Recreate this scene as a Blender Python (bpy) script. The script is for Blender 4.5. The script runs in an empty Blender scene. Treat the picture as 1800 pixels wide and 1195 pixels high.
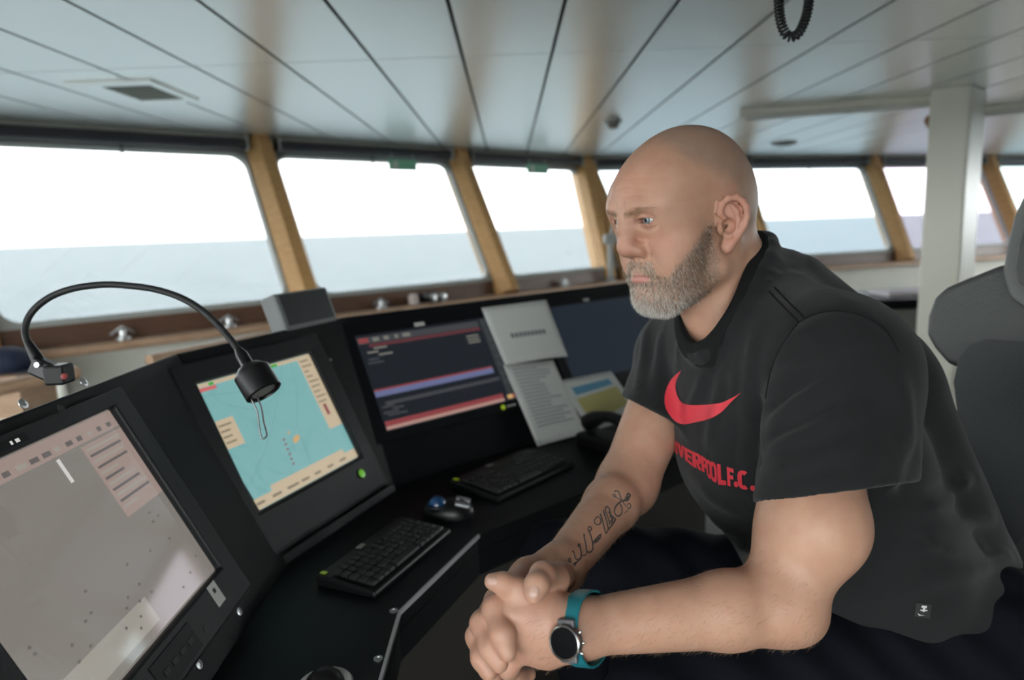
import bpy, bmesh, math, random
import numpy as np
from mathutils import Vector, Matrix
from mathutils.bvhtree import BVHTree

# ------------------------------------------------------------------ camera, world, exposure
F_PX, CX, CY = 1200.0, 900.0, 597.5
PITCH, ROLL = math.radians(9.25), math.radians(2.1)
CAM = np.array([0.0, 0.0, 1.40])
_fw = np.array([0.0, math.cos(PITCH), -math.sin(PITCH)])
_r0 = np.array([1.0, 0.0, 0.0]); _u0 = np.cross(_r0, _fw)
_rt = math.cos(ROLL) * _r0 - math.sin(ROLL) * _u0
_up = math.sin(ROLL) * _r0 + math.cos(ROLL) * _u0

scene = bpy.context.scene
COL = scene.collection
cam_data = bpy.data.cameras.new('camera')
cam_data.sensor_width = 36.0
cam_data.lens = 24.0
cam_data.clip_start = 0.02
cam_data.clip_end = 60000.0
cam_data.dof.use_dof = True
cam_data.dof.focus_distance = 0.82
cam_data.dof.aperture_fstop = 3.4
cam = bpy.data.objects.new('camera', cam_data)
COL.objects.link(cam)
cam.matrix_world = Matrix(((_rt[0], _up[0], -_fw[0], CAM[0]), (_rt[1], _up[1], -_fw[1], CAM[1]),
                           (_rt[2], _up[2], -_fw[2], CAM[2]), (0, 0, 0, 1)))
scene.camera = cam

scene.view_settings.view_transform = 'Standard'
scene.view_settings.look = 'None'
scene.view_settings.gamma = 1.0
scene.view_settings.use_curve_mapping = False
scene.view_settings.exposure = 3.88

world = bpy.data.worlds.new('overcast_sky')
scene.world = world
world.use_nodes = True
wn = world.node_tree.nodes; wl = world.node_tree.links
wn.clear()
w_out = wn.new('ShaderNodeOutputWorld'); w_bg = wn.new('ShaderNodeBackground')
w_bg.inputs['Strength'].default_value = 1.0
w_tc = wn.new('ShaderNodeTexCoord'); w_map = wn.new('ShaderNodeMapping')
w_map.inputs['Scale'].default_value = (1.0, 1.0, 4.0)
w_no = wn.new('ShaderNodeTexNoise'); w_no.inputs['Scale'].default_value = 1.6; w_no.inputs['Detail'].default_value = 3
w_cr = wn.new('ShaderNodeValToRGB')
w_cr.color_ramp.elements[0].position = 0.3; w_cr.color_ramp.elements[0].color = (0.93, 0.945, 0.955, 1)
w_cr.color_ramp.elements[1].position = 0.7; w_cr.color_ramp.elements[1].color = (1.0, 1.0, 0.985, 1)
wl.new(w_tc.outputs['Generated'], w_map.inputs['Vector']); wl.new(w_map.outputs[0], w_no.inputs['Vector'])
wl.new(w_no.outputs[0], w_cr.inputs[0]); wl.new(w_cr.outputs[0], w_bg.inputs['Color'])
wl.new(w_bg.outputs[0], w_out.inputs['Surface'])

# ------------------------------------------------------------------ helpers
def ray(px, py):
    return _fw + _rt * (px - CX) / F_PX - _up * (py - CY) / F_PX
def W(px, py, dep):
    return CAM + ray(px, py) * dep
def onz(px, py, z):
    d = ray(px, py); return CAM + d * ((z - CAM[2]) / d[2])
def V(*a): return np.array(a, float)
def nrm(v): v = np.asarray(v, float); return v / np.linalg.norm(v)

_mats = {}
def mat(name, col, rough=0.5, metal=0.0, spec=0.5, noise=None, bump=None, emit=None, estr=1.0, coat=0.0, sss=0.0, alpha=None):
    """plain procedural principled material; noise=(scale, amount) varies the colour, bump=(scale, strength)"""
    if name in _mats: return _mats[name]
    m = bpy.data.materials.new(name); m.use_nodes = True
    nt = m.node_tree; b = nt.nodes['Principled BSDF']
    b.inputs['Base Color'].default_value = (*col, 1); b.inputs['Roughness'].default_value = rough
    b.inputs['Metallic'].default_value = metal; b.inputs['Specular IOR Level'].default_value = spec
    b.inputs['Coat Weight'].default_value = coat
    if emit is not None:
        b.inputs['Emission Color'].default_value = (*emit, 1); b.inputs['Emission Strength'].default_value = estr
    if sss:
        b.inputs['Subsurface Weight'].default_value = sss
    tc = None
    if noise or bump:
        tc = nt.nodes.new('ShaderNodeTexCoord')
    if noise:
        n = nt.nodes.new('ShaderNodeTexNoise'); n.inputs['Scale'].default_value = noise[0]; n.inputs['Detail'].default_value = 5
        nt.links.new(tc.outputs['Object'], n.inputs['Vector'])
        r = nt.nodes.new('ShaderNodeValToRGB'); a = noise[1]
        r.color_ramp.elements[0].position = 0.3; r.color_ramp.elements[1].position = 0.7
        r.color_ramp.elements[0].color = (*[max(0, c * (1 - a)) for c in col], 1)
        r.color_ramp.elements[1].color = (*[min(1, c * (1 + a)) for c in col], 1)
        nt.links.new(n.outputs[0], r.inputs[0]); nt.links.new(r.outputs[0], b.inputs['Base Color'])
    if bump:
        n2 = nt.nodes.new('ShaderNodeTexNoise'); n2.inputs['Scale'].default_value = bump[0]; n2.inputs['Detail'].default_value = 4
        nt.links.new(tc.outputs['Object'], n2.inputs['Vector'])
        bp = nt.nodes.new('ShaderNodeBump'); bp.inputs['Strength'].default_value = bump[1]; bp.inputs['Distance'].default_value = 0.002
        nt.links.new(n2.outputs[0], bp.inputs['Height']); nt.links.new(bp.outputs[0], b.inputs['Normal'])
    _mats[name] = m
    return m

def wood(name, c1, c2, scale=(3, 3, 25), rough=0.45):
    m = bpy.data.materials.new(name); m.use_nodes = True; nt = m.node_tree; b = nt.nodes['Principled BSDF']
    tc = nt.nodes.new('ShaderNodeTexCoord'); mp = nt.nodes.new('ShaderNodeMapping'); mp.inputs['Scale'].default_value = scale
    n = nt.nodes.new('ShaderNodeTexNoise'); n.inputs['Scale'].default_value = 4; n.inputs['Detail'].default_value = 6; n.inputs['Distortion'].default_value = 0.6
    r = nt.nodes.new('ShaderNodeValToRGB'); r.color_ramp.elements[0].position = 0.3; r.color_ramp.elements[1].position = 0.72
    r.color_ramp.elements[0].color = (*c1, 1); r.color_ramp.elements[1].color = (*c2, 1)
    nt.links.new(tc.outputs['Object'], mp.inputs['Vector']); nt.links.new(mp.outputs[0], n.inputs['Vector'])
    nt.links.new(n.outputs[0], r.inputs[0]); nt.links.new(r.outputs[0], b.inputs['Base Color'])
    b.inputs['Roughness'].default_value = rough
    return m

class MB:
    """collects simple shapes; build() links them as one mesh object"""
    def __init__(self): self.v = []; self.f = []
    def add(self, verts, faces):
        o = len(self.v); self.v += [tuple(map(float, p)) for p in verts]; self.f += [tuple(i + o for i in q) for q in faces]; return self
    def hexa(self, p):          # 8 points: 4 of one face, 4 of the opposite one in the same order
        return self.add(p, [(3, 2, 1, 0), (4, 5, 6, 7), (0, 1, 5, 4), (1, 2, 6, 5), (2, 3, 7, 6), (3, 0, 4, 7)])
    def box(self, c, s, fr=None):
        ex, ey, ez = fr if fr is not None else (V(1, 0, 0), V(0, 1, 0), V(0, 0, 1))
        c = np.asarray(c, float); ps = []
        for k in (-1, 1):
            for i, j in ((-1, -1), (1, -1), (1, 1), (-1, 1)):
                ps.append(c + ex * i * s[0] / 2 + ey * j * s[1] / 2 + ez * k * s[2] / 2)
        return self.hexa(ps)
    def prism(self, poly, h):   # poly: list of 3D points (planar), h: extrude vector
        n = len(poly); a = [np.asarray(p, float) for p in poly]; b = [p + np.asarray(h, float) for p in a]
        return self.add(a + b, [tuple(range(n))[::-1], tuple(range(n, 2 * n))] + [(i, (i + 1) % n, n + (i + 1) % n, n + i) for i in range(n)])
    def ring(self, outer, inner, h):   # two loops with the same count, extruded by h
        n = len(outer); h = np.asarray(h, float)
        o = [np.asarray(p, float) for p in outer]; i_ = [np.asarray(p, float) for p in inner]
        vs = o + i_ + [p + h for p in o] + [p + h for p in i_]; fs = []
        for k in range(n):
            m = (k + 1) % n
            fs += [(k, n + k, n + m, m), (2 * n + k, 2 * n + m, 3 * n + m, 3 * n + k), (k, m, 2 * n + m, 2 * n + k), (n + k, 3 * n + k, 3 * n + m, n + m)]
        return self.add(vs, fs)
    def tube(self, pts, rad, seg=10, caps=True):
        pts = [np.asarray(p, float) for p in pts]; n = len(pts)
        rad = [rad] * n if np.isscalar(rad) else rad
        t = [nrm(pts[min(i + 1, n - 1)] - pts[max(i - 1, 0)]) for i in range(n)]
        a = V(0, 0, 1) if abs(t[0][2]) < 0.9 else V(1, 0, 0)
        nx = nrm(np.cross(t[0], a)); vs = []; fs = []
        for i in range(n):
            nx = nrm(nx - t[i] * (nx @ t[i])); ny = np.cross(t[i], nx)
            for k in range(seg):
                an = 2 * math.pi * k / seg
                vs.append(pts[i] + rad[i] * (math.cos(an) * nx + math.sin(an) * ny))
        for i in range(n - 1):
            for k in range(seg):
                m = (k + 1) % seg
                fs.append((i * seg + k, i * seg + m, (i + 1) * seg + m, (i + 1) * seg + k))
        if caps: fs += [tuple(range(seg))[::-1], tuple(range((n - 1) * seg, n * seg))]
        return self.add(vs, fs)
    def lathe(self, prof, org, ax, seg=24, loop=False):  # prof: list of (radius, height)
        ax = nrm(ax); a = V(0, 0, 1) if abs(ax[2]) < 0.9 else V(1, 0, 0)
        ex = nrm(np.cross(ax, a)); ey = np.cross(ax, ex); org = np.asarray(org, float); n = len(prof); vs = []; fs = []
        for r_, h_ in prof:
            for k in range(seg):
                an = 2 * math.pi * k / seg
                vs.append(org + ax * h_ + r_ * (math.cos(an) * ex + math.sin(an) * ey))
        for i in range(n if loop else n - 1):
            for k in range(seg):
                m = (k + 1) % seg; i2 = (i + 1) % n
                fs.append((i * seg + k, i * seg + m, i2 * seg + m, i2 * seg + k))
        if loop: return self.add(vs, fs)
        if prof[0][0] > 1e-6: fs.append(tuple(range(seg))[::-1])
        if prof[-1][0] > 1e-6: fs.append(tuple(range((n - 1) * seg, n * seg)))
        return self.add(vs, fs)
    def build(self, name, material, parent=None, bevel=0.0, smooth=False, segs=2):
        me = bpy.data.meshes.new(name); me.from_pydata(self.v, [], self.f); me.update()
        bm = bmesh.new(); bm.from_mesh(me)
        bmesh.ops.remove_doubles(bm, verts=bm.verts, dist=1e-6)
        bmesh.ops.recalc_face_normals(bm, faces=bm.faces); bm.to_mesh(me); bm.free()
        o = bpy.data.objects.new(name, me); COL.objects.link(o)
        if material is not None: me.materials.append(material)
        if parent is not None:
            o.parent = parent; o.matrix_parent_inverse = parent.matrix_world.inverted()
        if bevel:
            md = o.modifiers.new('bevel', 'BEVEL'); md.width = bevel; md.segments = segs; md.limit_method = 'ANGLE'; md.angle_limit = math.radians(35)
            md.harden_normals = False
        if smooth:
            me.polygons.foreach_set('use_smooth', [True] * len(me.polygons))
            if smooth == 'auto':
                bmx = bmesh.new(); bmx.from_mesh(me)
                for e in bmx.edges:
                    if len(e.link_faces) == 2 and e.calc_face_angle(0) > math.radians(40): e.smooth = False
                bmx.to_mesh(me); bmx.free()
        return o

def empty(name, loc=(0, 0, 0)):
    o = bpy.data.objects.new(name, None); o.empty_display_size = 0.05
    o.matrix_world = Matrix.Translation(Vector([float(x) for x in loc])); COL.objects.link(o); return o
def tag(o, label, cat, group=None):
    o['label'] = label; o['category'] = cat
    if group: o['group'] = group
    return o
def struct(o, label=None, cat=None):
    o['kind'] = 'structure'
    if label: o['label'] = label
    if cat: o['category'] = cat
    return o
def clip_poly(poly, n, off):     # keep n.p <= off (2D)
    out = []
    for i in range(len(poly)):
        p, q = poly[i], poly[(i + 1) % len(poly)]
        a, b = p[0] * n[0] + p[1] * n[1] - off, q[0] * n[0] + q[1] * n[1] - off
        if a <= 0: out.append(p)
        if (a < 0 < b) or (b < 0 < a):
            t = a / (a - b); out.append((p[0] + (q[0] - p[0]) * t, p[1] + (q[1] - p[1]) * t))
    return out

# ------------------------------------------------------------------ materials of the place
M_ceil = mat('ceiling_panel_paint', (0.92, 0.945, 0.93), rough=0.30, metal=0.8, spec=0.7, bump=(6, 0.05))
M_dark = mat('dark_joint', (0.02, 0.021, 0.022), rough=0.6)
M_floor = mat('grey_floor', (0.075, 0.068, 0.060), rough=0.6, noise=(60, 0.15))
M_wall = mat('pale_wall_paint', (0.66, 0.67, 0.60), rough=0.5, noise=(3, 0.05))
M_wood = wood('oak_varnish', (0.46, 0.25, 0.09), (0.62, 0.37, 0.155))
M_wood_dark = wood('dark_teak', (0.085, 0.04, 0.024), (0.14, 0.068, 0.04))
M_rail = wood('pale_wood_rail', (0.40, 0.25, 0.16), (0.52, 0.35, 0.23))
M_frame = mat('window_frame_paint', (0.36, 0.37, 0.35), rough=0.5)
M_blind = mat('blind_cassette', (0.035, 0.038, 0.045), rough=0.45)
M_black = mat('console_black', (0.0030, 0.0036, 0.0048), rough=0.5, spec=.22, bump=(900, 0.15))
M_black2 = mat('console_black_satin', (0.0045, 0.0055, 0.0065), rough=0.45, spec=.22, bump=(700, 0.1))
M_grey = mat('bezel_grey', (0.012, 0.014, 0.016), rough=0.45, spec=.3, bump=(800, 0.15))
M_steel = mat('brushed_steel', (0.55, 0.56, 0.57), rough=0.35, metal=1.0)
M_edge = mat('worktop_edge', (0.42, 0.43, 0.44), rough=0.4)
M_white = mat('cream_paint', (0.84, 0.82, 0.72), rough=0.4)
M_plast = mat('black_plastic', (0.007, 0.007, 0.008), rough=0.38, spec=.4)
M_rub = mat('black_rubber', (0.012, 0.012, 0.013), rough=0.55)

def glass(name, tint, refl=0.03):
    m = bpy.data.materials.new(name); m.use_nodes = True; nt = m.node_tree; nt.nodes.clear()
    o = nt.nodes.new('ShaderNodeOutputMaterial'); t = nt.nodes.new('ShaderNodeBsdfTransparent'); g = nt.nodes.new('ShaderNodeBsdfGlossy')
    t.inputs['Color'].default_value = (*tint, 1); g.inputs['Roughness'].default_value = 0.02
    lw = nt.nodes.new('ShaderNodeLayerWeight'); lw.inputs['Blend'].default_value = 0.5
    pw = nt.nodes.new('ShaderNodeMath'); pw.operation = 'POWER'; pw.inputs[1].default_value = 5.0
    fr = nt.nodes.new('ShaderNodeMath'); fr.operation = 'MULTIPLY_ADD'; fr.inputs[1].default_value = 0.9; fr.inputs[2].default_value = refl
    nt.links.new(lw.outputs['Facing'], pw.inputs[0]); nt.links.new(pw.outputs[0], fr.inputs[0])
    mx = nt.nodes.new('ShaderNodeMixShader')
    nt.links.new(fr.outputs[0], mx.inputs[0]); nt.links.new(t.outputs[0], mx.inputs[1]); nt.links.new(g.outputs[0], mx.inputs[2])
    nt.links.new(mx.outputs[0], o.inputs['Surface'])
    return m
M_glass = glass('window_glass', (0.52, 0.535, 0.535))  # panes in view: tint darkened to dim the sky, unseen panes stay clear
M_glass_clear = glass('window_glass_clear', (0.95, 0.97, 0.97))
M_glass_b = glass('window_glass_bluish', (0.485, 0.515, 0.53))
M_glass_p = glass('window_glass_pinkish', (0.475, 0.455, 0.485))
M_glass_c = glass('window_glass_cyan', (0.43, 0.48, 0.49))

# ------------------------------------------------------------------ the sea
sea_me = MB(); sea_me.add([(-40000, -40000, -16), (40000, -40000, -16), (40000, 40000, -16), (-40000, 40000, -16)], [(0, 1, 2, 3)])
m = bpy.data.materials.new('sea_water'); m.use_nodes = True; nt = m.node_tree; b = nt.nodes['Principled BSDF']
b.inputs['Base Color'].default_value = (0.10, 0.14, 0.16, 1); b.inputs['Roughness'].default_value = 0.7; b.inputs['Specular IOR Level'].default_value = 0.1
tc = nt.nodes.new('ShaderNodeTexCoord'); mp = nt.nodes.new('ShaderNodeMapping'); mp.inputs['Scale'].default_value = (0.02, 0.05, 1); mp.inputs['Rotation'].default_value = (0, 0, 0.7)
n = nt.nodes.new('ShaderNodeTexNoise'); n.inputs['Scale'].default_value = 2.0; n.inputs['Detail'].default_value = 6
r = nt.nodes.new('ShaderNodeValToRGB'); r.color_ramp.elements[0].color = (0.104, 0.125, 0.136, 1); r.color_ramp.elements[1].color = (0.15, 0.172, 0.184, 1)
r.color_ramp.elements[0].position = 0.35; r.color_ramp.elements[1].position = 0.7
nt.links.new(tc.outputs['Object'], mp.inputs['Vector']); nt.links.new(mp.outputs[0], n.inputs['Vector']); nt.links.new(n.outputs[0], r.inputs[0]); nt.links.new(r.outputs[0], b.inputs['Base Color'])
o = sea_me.build('sea', m); o['kind'] = 'structure'; o['label'] = 'grey blue sea beyond the bridge windows'

# ------------------------------------------------------------------ bridge shell
def heading(h):
    h = math.radians(h); d = V(math.sin(h), math.cos(h), 0); return d, V(-d[1], d[0], 0)
dA, nA = heading(48); dB, nB = heading(72)
Z_SILL, Z_TOP, Z_CEIL = 0.98, 2.0, 2.1
OFF = {'A': (4.30, 4.83), 'B': (6.12, 6.62)}
def wall_pt(k, s, z):
    d, n_ = (dA, nA) if k == 'A' else (dB, nB); o0, o1 = OFF[k]
    t = (z - Z_SILL) / (Z_TOP - Z_SILL)
    return d * s + n_ * (o0 + (o1 - o0) * t) + V(0, 0, z)
def corner(z):
    t = (z - Z_SILL) / (Z_TOP - Z_SILL); a = OFF['A'][0] + (OFF['A'][1] - OFF['A'][0]) * t; b_ = OFF['B'][0] + (OFF['B'][1] - OFF['B'][0]) * t
    p = np.linalg.solve(np.array([nA[:2], nB[:2]]), np.array([a, b_])); return V(p[0], p[1], z)
ctop = corner(Z_CEIL); sAc = ctop @ dA; sBc = ctop @ dB
X_L, X_R, Y_B = -7.2, 9.0, -2.6           # side and rear walls, outside the photograph

# floor
fl = [(X_L, Y_B), (X_R, Y_B), (X_R, 14), (X_L, 14)]
fl = clip_poly(clip_poly(fl, nA[:2], OFF['A'][0] + 0.3), nB[:2], OFF['B'][0] + 0.3)
struct(MB().prism([(p[0], p[1], 0) for p in fl], (0, 0, -0.12)).build('floor', M_floor), 'dark grey floor of the ship bridge')

# ceiling: backing slab with planks hung below it
ce = [(X_L, Y_B), (X_R, Y_B), (X_R, 14), (X_L, 14)]
offA = nA @ wall_pt('A', 0, Z_CEIL); offB = nB @ wall_pt('B', 0, Z_CEIL)
ce2 = clip_poly(clip_poly(ce, nA[:2], offA + 0.25), nB[:2], offB + 0.25)
ceil = MB().prism([(p[0], p[1], Z_CEIL + 0.012) for p in ce2], (0, 0, 0.1)).build('ceiling', M_dark)
struct(ceil, 'low ceiling of long pale metal planks with dark joints')
PW = 0.366; x = -0.16 - PW * 19; k = 0
while x < X_R:
    for y0, y1 in ((Y_B, 0.0), (0.0, 2.93), (2.936, 6.0), (6.006, 12)):
        g = 0.007
        pl = [(max(x + g, X_L), y0), (min(x + PW - g, X_R), y0), (min(x + PW - g, X_R), y1), (max(x + g, X_L), y1)]
        if pl[1][0] - pl[0][0] < 0.02: continue
        pl = clip_poly(clip_poly(pl, nA[:2], offA + 0.03), nB[:2], offB + 0.03)
        if len(pl) < 3: continue
        MB().prism([(p[0], p[1], Z_CEIL) for p in pl], (0, 0, 0.012)).build('ceiling_plank', M_ceil, ceil)
    x += PW

# front walls: apron below the windows, header above, wooden posts, framed panes
def rounded(p00, p10, p11, p01, rad, n=6):
    """loop around the quad with rounded corners"""
    P = [np.asarray(p, float) for p in (p00, p10, p11, p01)]; out = []
    for i in range(4):
        a, c, b_ = P[i - 1], P[i], P[(i + 1) % 4]
        ua, ub = nrm(a - c), nrm(b_ - c)
        for k in range(n + 1):
            an = math.pi / 2 * k / n
            out.append(c + ua * rad * (1 - math.sin(an)) + ub * rad * (1 - math.cos(an)))
    return out
def loop_outer(p00, p10, p11, p01, n=6):
    P = [np.asarray(p, float) for p in (p00, p10, p11, p01)]; out = []
    for i in range(4):
        a, c, b_ = P[i - 1], P[i], P[(i + 1) % 4]
        for k in range(n + 1):
            out.append(c)
    return out
def front_wall(k, s0, s1, posts, name, win0, glasses):
    d, n_ = (dA, nA) if k == 'A' else (dB, nB)
    w = MB()
    a0, a1 = wall_pt(k, s0, Z_SILL) , wall_pt(k, s1, Z_SILL)
    f0, f1 = a0.copy(), a1.copy(); f0[2] = f1[2] = 0
    w.prism([f0, f1, a1 - V(0, 0, .1), a0 - V(0, 0, .1)], n_ * 0.12)
    t0, t1, c0, c1 = wall_pt(k, s0, Z_TOP), wall_pt(k, s1, Z_TOP), wall_pt(k, s0, Z_CEIL + .1), wall_pt(k, s1, Z_CEIL + .1)
    w.prism([t0, t1, c1, c0], n_ * 0.12)
    wo = struct(w.build(name, M_wall), 'pale painted wall below and above the bridge windows, ' + name.replace('_', ' '))
    # dark apron under the panes and pale wooden ledge
    ap = MB(); b0, b1 = wall_pt(k, s0, Z_SILL - .1), wall_pt(k, s1, Z_SILL - .1)
    q0, q1 = wall_pt(k, s0, Z_SILL) , wall_pt(k, s1, Z_SILL)
    b0 = V(q0[0], q0[1], Z_SILL - .11) - n_ * .02; b1 = V(q1[0], q1[1], Z_SILL - .11) - n_ * .02
    ap.prism([b0, b1, q1, q0], n_ * .1); ap.build('apron_board', M_wood_dark, wo, bevel=.004)
    lg = MB(); e0, e1 = b0 - n_ * .13, b1 - n_ * .13
    lg.hexa([e0 - V(0, 0, .045), e1 - V(0, 0, .045), b1 - V(0, 0, .045), b0 - V(0, 0, .045), e0, e1, b1, b0]); lg.build('sill_ledge', M_rail, wo, bevel=.012)
    up = nrm(wall_pt(k, 0, Z_TOP) - wall_pt(k, 0, Z_SILL)); out_n = np.cross(d, up); out_n = out_n if out_n @ n_ > 0 else -out_n
    for i, s in enumerate(posts):
        p0 = wall_pt(k, s, Z_SILL - .12); p1 = wall_pt(k, s, Z_CEIL + .02); hw = .095
        pm = MB()
        sec = [(-hw, .10), (hw, .10), (hw, -.03), (hw * .45, -.12), (-hw * .45, -.12), (-hw, -.03)]
        pm.prism([p0 + d * a + out_n * c for a, c in sec], p1 - p0)
        pm.build('window_post', M_wood, wo, bevel=.006)
    # panes
    for i in range(len(posts) - 1):
        sa, sb = posts[i] + .085, posts[i + 1] - .085
        q = [wall_pt(k, sa, Z_SILL) , wall_pt(k, sb, Z_SILL), wall_pt(k, sb, Z_TOP), wall_pt(k, sa, Z_TOP)]
        qi = [wall_pt(k, sa + .03, Z_SILL + .03), wall_pt(k, sb - .03, Z_SILL + .03), wall_pt(k, sb - .03, Z_TOP - .02), wall_pt(k, sa + .03, Z_TOP - .02)]
        fr = MB().ring(loop_outer(*q), rounded(*qi, .10), out_n * .05)
        wf = struct(fr.build('window_%d' % (win0 + i), M_frame))
        wf['label'] = 'inclined bridge window with rounded corners, pane %d from the left' % (win0 + i)
        MB().prism(rounded(*[p + out_n * .02 for p in qi], .10), out_n * .008).build('pane', glasses[i % len(glasses)], wf)
    return wo
postsA = [sAc - 1.66 * i - .0 for i in range(7)][::-1]
postsA = [-6.6, -5.0, -3.3, -1.45, .27, 2.03, 3.78, sAc]
postsB = [sBc, 4.86, 6.74, 8.62, 10.05, 11.45]
front_wall('A', -6.9, sAc, postsA, 'wall_front', 1, [M_glass_clear, M_glass_clear, M_glass_clear, M_glass, M_glass, M_glass, M_glass])
front_wall('B', sBc, 11.62, postsB, 'wall_front_right', len(postsA), [M_glass_b, M_glass_b, M_glass_p, M_glass_c, M_glass_c])

# roller blind cassettes under the header, one per window
def blind(k, sa, sb, i):
    d, n_ = (dA, nA) if k == 'A' else (dB, nB)
    p0, p1 = wall_pt(k, sa, Z_TOP + .035) - n_ * .07, wall_pt(k, sb, Z_TOP + .035) - n_ * .07
    e = empty('roller_blind', (p0 + p1) / 2)
    MB().tube([p0, p1], .038, 14).build('cassette', M_blind, e, smooth='auto')
    for p, sg in ((p0, 1), (p1, -1)):
        MB().box(p + d * sg * .012 + V(0, 0, .01), (.014, .09, .10), (d, n_, V(0, 0, 1))).build('end_bracket', M_frame, e, bevel=.003)
    m_ = (p0 + p1) / 2 - V(0, 0, .035)
    MB().tube([m_, m_ - V(0, 0, .06)], [.004, .010], 8).build('pull_knob', M_blind, e)
    return e
wh = ['outermost left', 'second from the left', 'third from the left', 'fourth from the left', 'fifth from the left', 'sixth from the left', 'seventh from the left', 'eighth from the left', 'ninth from the left', 'tenth from the left', 'rightmost']
j = 0
for i in range(len(postsA) - 1):
    tag(blind('A', postsA[i] + .1, postsA[i + 1] - .1, j), 'dark rolled up window blind along the ceiling edge, %s' % wh[j], 'blind', 'rolled window blinds'); j += 1
for i in range(len(postsB) - 2):
    tag(blind('B', postsB[i] + .1, postsB[i + 1] - .1, j), 'dark rolled up window blind along the ceiling edge, %s' % wh[j], 'blind', 'rolled window blinds'); j += 1

# side and rear walls with their own window bands, behind the camera
def plain_window_wall(name, p0, p1, nwin, wn0):
    p0, p1 = V(*p0, 0), V(*p1, 0); d = nrm(p1 - p0); L = np.linalg.norm(p1 - p0); n_ = V(-d[1], d[0], 0)
    w = MB(); zs, zt = .9, 2.0
    w.prism([p0, p1, p1 + V(0, 0, zs), p0 + V(0, 0, zs)], -n_ * .12)
    w.prism([p0 + V(0, 0, zt), p1 + V(0, 0, zt), p1 + V(0, 0, 2.2), p0 + V(0, 0, 2.2)], -n_ * .12)
    wo = struct(w.build(name, M_wall), 'pale painted wall with a band of windows, ' + name.replace('_', ' '))
    for i in range(nwin + 1):
        c = p0 + d * (L * i / nwin)
        MB().box(c - n_ * .05 + V(0, 0, (zs + zt) / 2), (.14, .16, zt - zs), (d, n_, V(0, 0, 1))).build('window_post', M_wood, wo)
    for i in range(nwin):
        a = p0 + d * (L * i / nwin + .07) - n_ * .06; b_ = p0 + d * (L * (i + 1) / nwin - .07) - n_ * .06
        q = [a + V(0, 0, zs), b_ + V(0, 0, zs), b_ + V(0, 0, zt), a + V(0, 0, zt)]
        qi = [a + d * .03 + V(0, 0, zs + .03), b_ - d * .03 + V(0, 0, zs + .03), b_ - d * .03 + V(0, 0, zt - .03), a + d * .03 + V(0, 0, zt - .03)]
        wf = struct(MB().ring(loop_outer(*q), rounded(*qi, .08), n_ * .03).build('window_%d' % (wn0 + i), M_frame))
        wf['label'] = 'bridge window outside the view, number %d' % (wn0 + i)
        MB().prism(rounded(*[p + n_ * .01 for p in qi], .08), n_ * .008).build('pane', M_glass_clear, wf)
yl = (OFF['A'][0] + nA[0] * -X_L * -1 * -1) if False else (OFF['A'][0] - nA[0] * X_L) / nA[1]
yr = (OFF['B'][0] - nB[0] * X_R) / nB[1]
plain_window_wall('wall_left', (X_L, yl), (X_L, Y_B), 2, 20)
plain_window_wall('wall_back', (X_L, Y_B), (1.0, Y_B), 5, 30)
wb = MB(); wb.box((5.0, Y_B - .06, 1.05), (8.0, .12, 2.1)); struct(wb.build('wall_back_right', M_wall), 'plain pale wall behind the chair')
plain_window_wall('wall_right', (X_R, 4.6), (X_R, yr), 2, 40)
wb = MB(); wb.box((X_R + .06, (Y_B + 4.6) / 2, 1.05), (.12, 4.6 - Y_B, 2.1)); struct(wb.build('wall_right_aft', M_wall), 'plain pale wall on the right side of the bridge')

# ------------------------------------------------------------------ ceiling fittings, column, things by the windows
EXPO = 2.0 ** scene.view_settings.exposure
def lin(c): return tuple(((v / 255) / 12.92) if v <= 10 else (((v / 255) + .055) / 1.055) ** 2.4 for v in c)
def emis(name, srgb, k=1.0, rough=0.25, spec=0.5, base=0.01):
    c = lin(srgb)
    return mat(name, (base, base, base), rough=rough, spec=spec, emit=tuple(v / EXPO * k for v in c), estr=1.0)

e = empty('ceiling_vent', (-1.72, 3.36, Z_CEIL))
fr_ = [(-1.72 + a, 3.36 + b_, Z_CEIL - .012) for a, b_ in ((-.19, -.24), (.19, -.24), (.19, .24), (-.19, .24))]
fi_ = [(-1.69 + a, 3.36 + b_, Z_CEIL - .012) for a, b_ in ((-.10, -.17), (.12, -.17), (.12, .17), (-.10, .17))]
MB().ring(fr_, fi_, (0, 0, .012)).build('frame', M_ceil, e, bevel=.003)
M_vent = mat('vent_mesh_green_grey', (0.23, 0.25, 0.20), rough=.6)
for i in range(6):
    MB().box((-1.68, 3.36 - .15 + .06 * i, Z_CEIL - .006), (.22, .05, .006)).build('louvre', M_vent, e)
tag(e, 'square ceiling vent with grey green louvres above the left windows', 'vent')
for (px, py, nm, lb) in ((1078, 212, .05, 'small round grey ceiling detector near the bald man\'s forehead'), (1378, 250, .10, 'flat round grey ceiling speaker behind the bald man\'s head')):
    p = onz(px, py, Z_CEIL); e = empty('ceiling_detector', p)
    MB().lathe([(nm * 1.15, 0), (nm * 1.15, -.012), (nm, -.02)], p, (0, 0, 1), 24).build('base_ring', M_frame, e, smooth='auto')
    MB().lathe([(nm * .8, -.02), (nm * .7, -.045 if nm < .07 else -.028), (nm * .3, -.055 if nm < .07 else -.032), (0, -.057 if nm < .07 else -.033)], p, (0, 0, 1), 24).build('dome', mat('detector_grey', (.25, .25, .24), rough=.5), e, smooth=True)
    tag(e, lb, 'detector')
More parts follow.
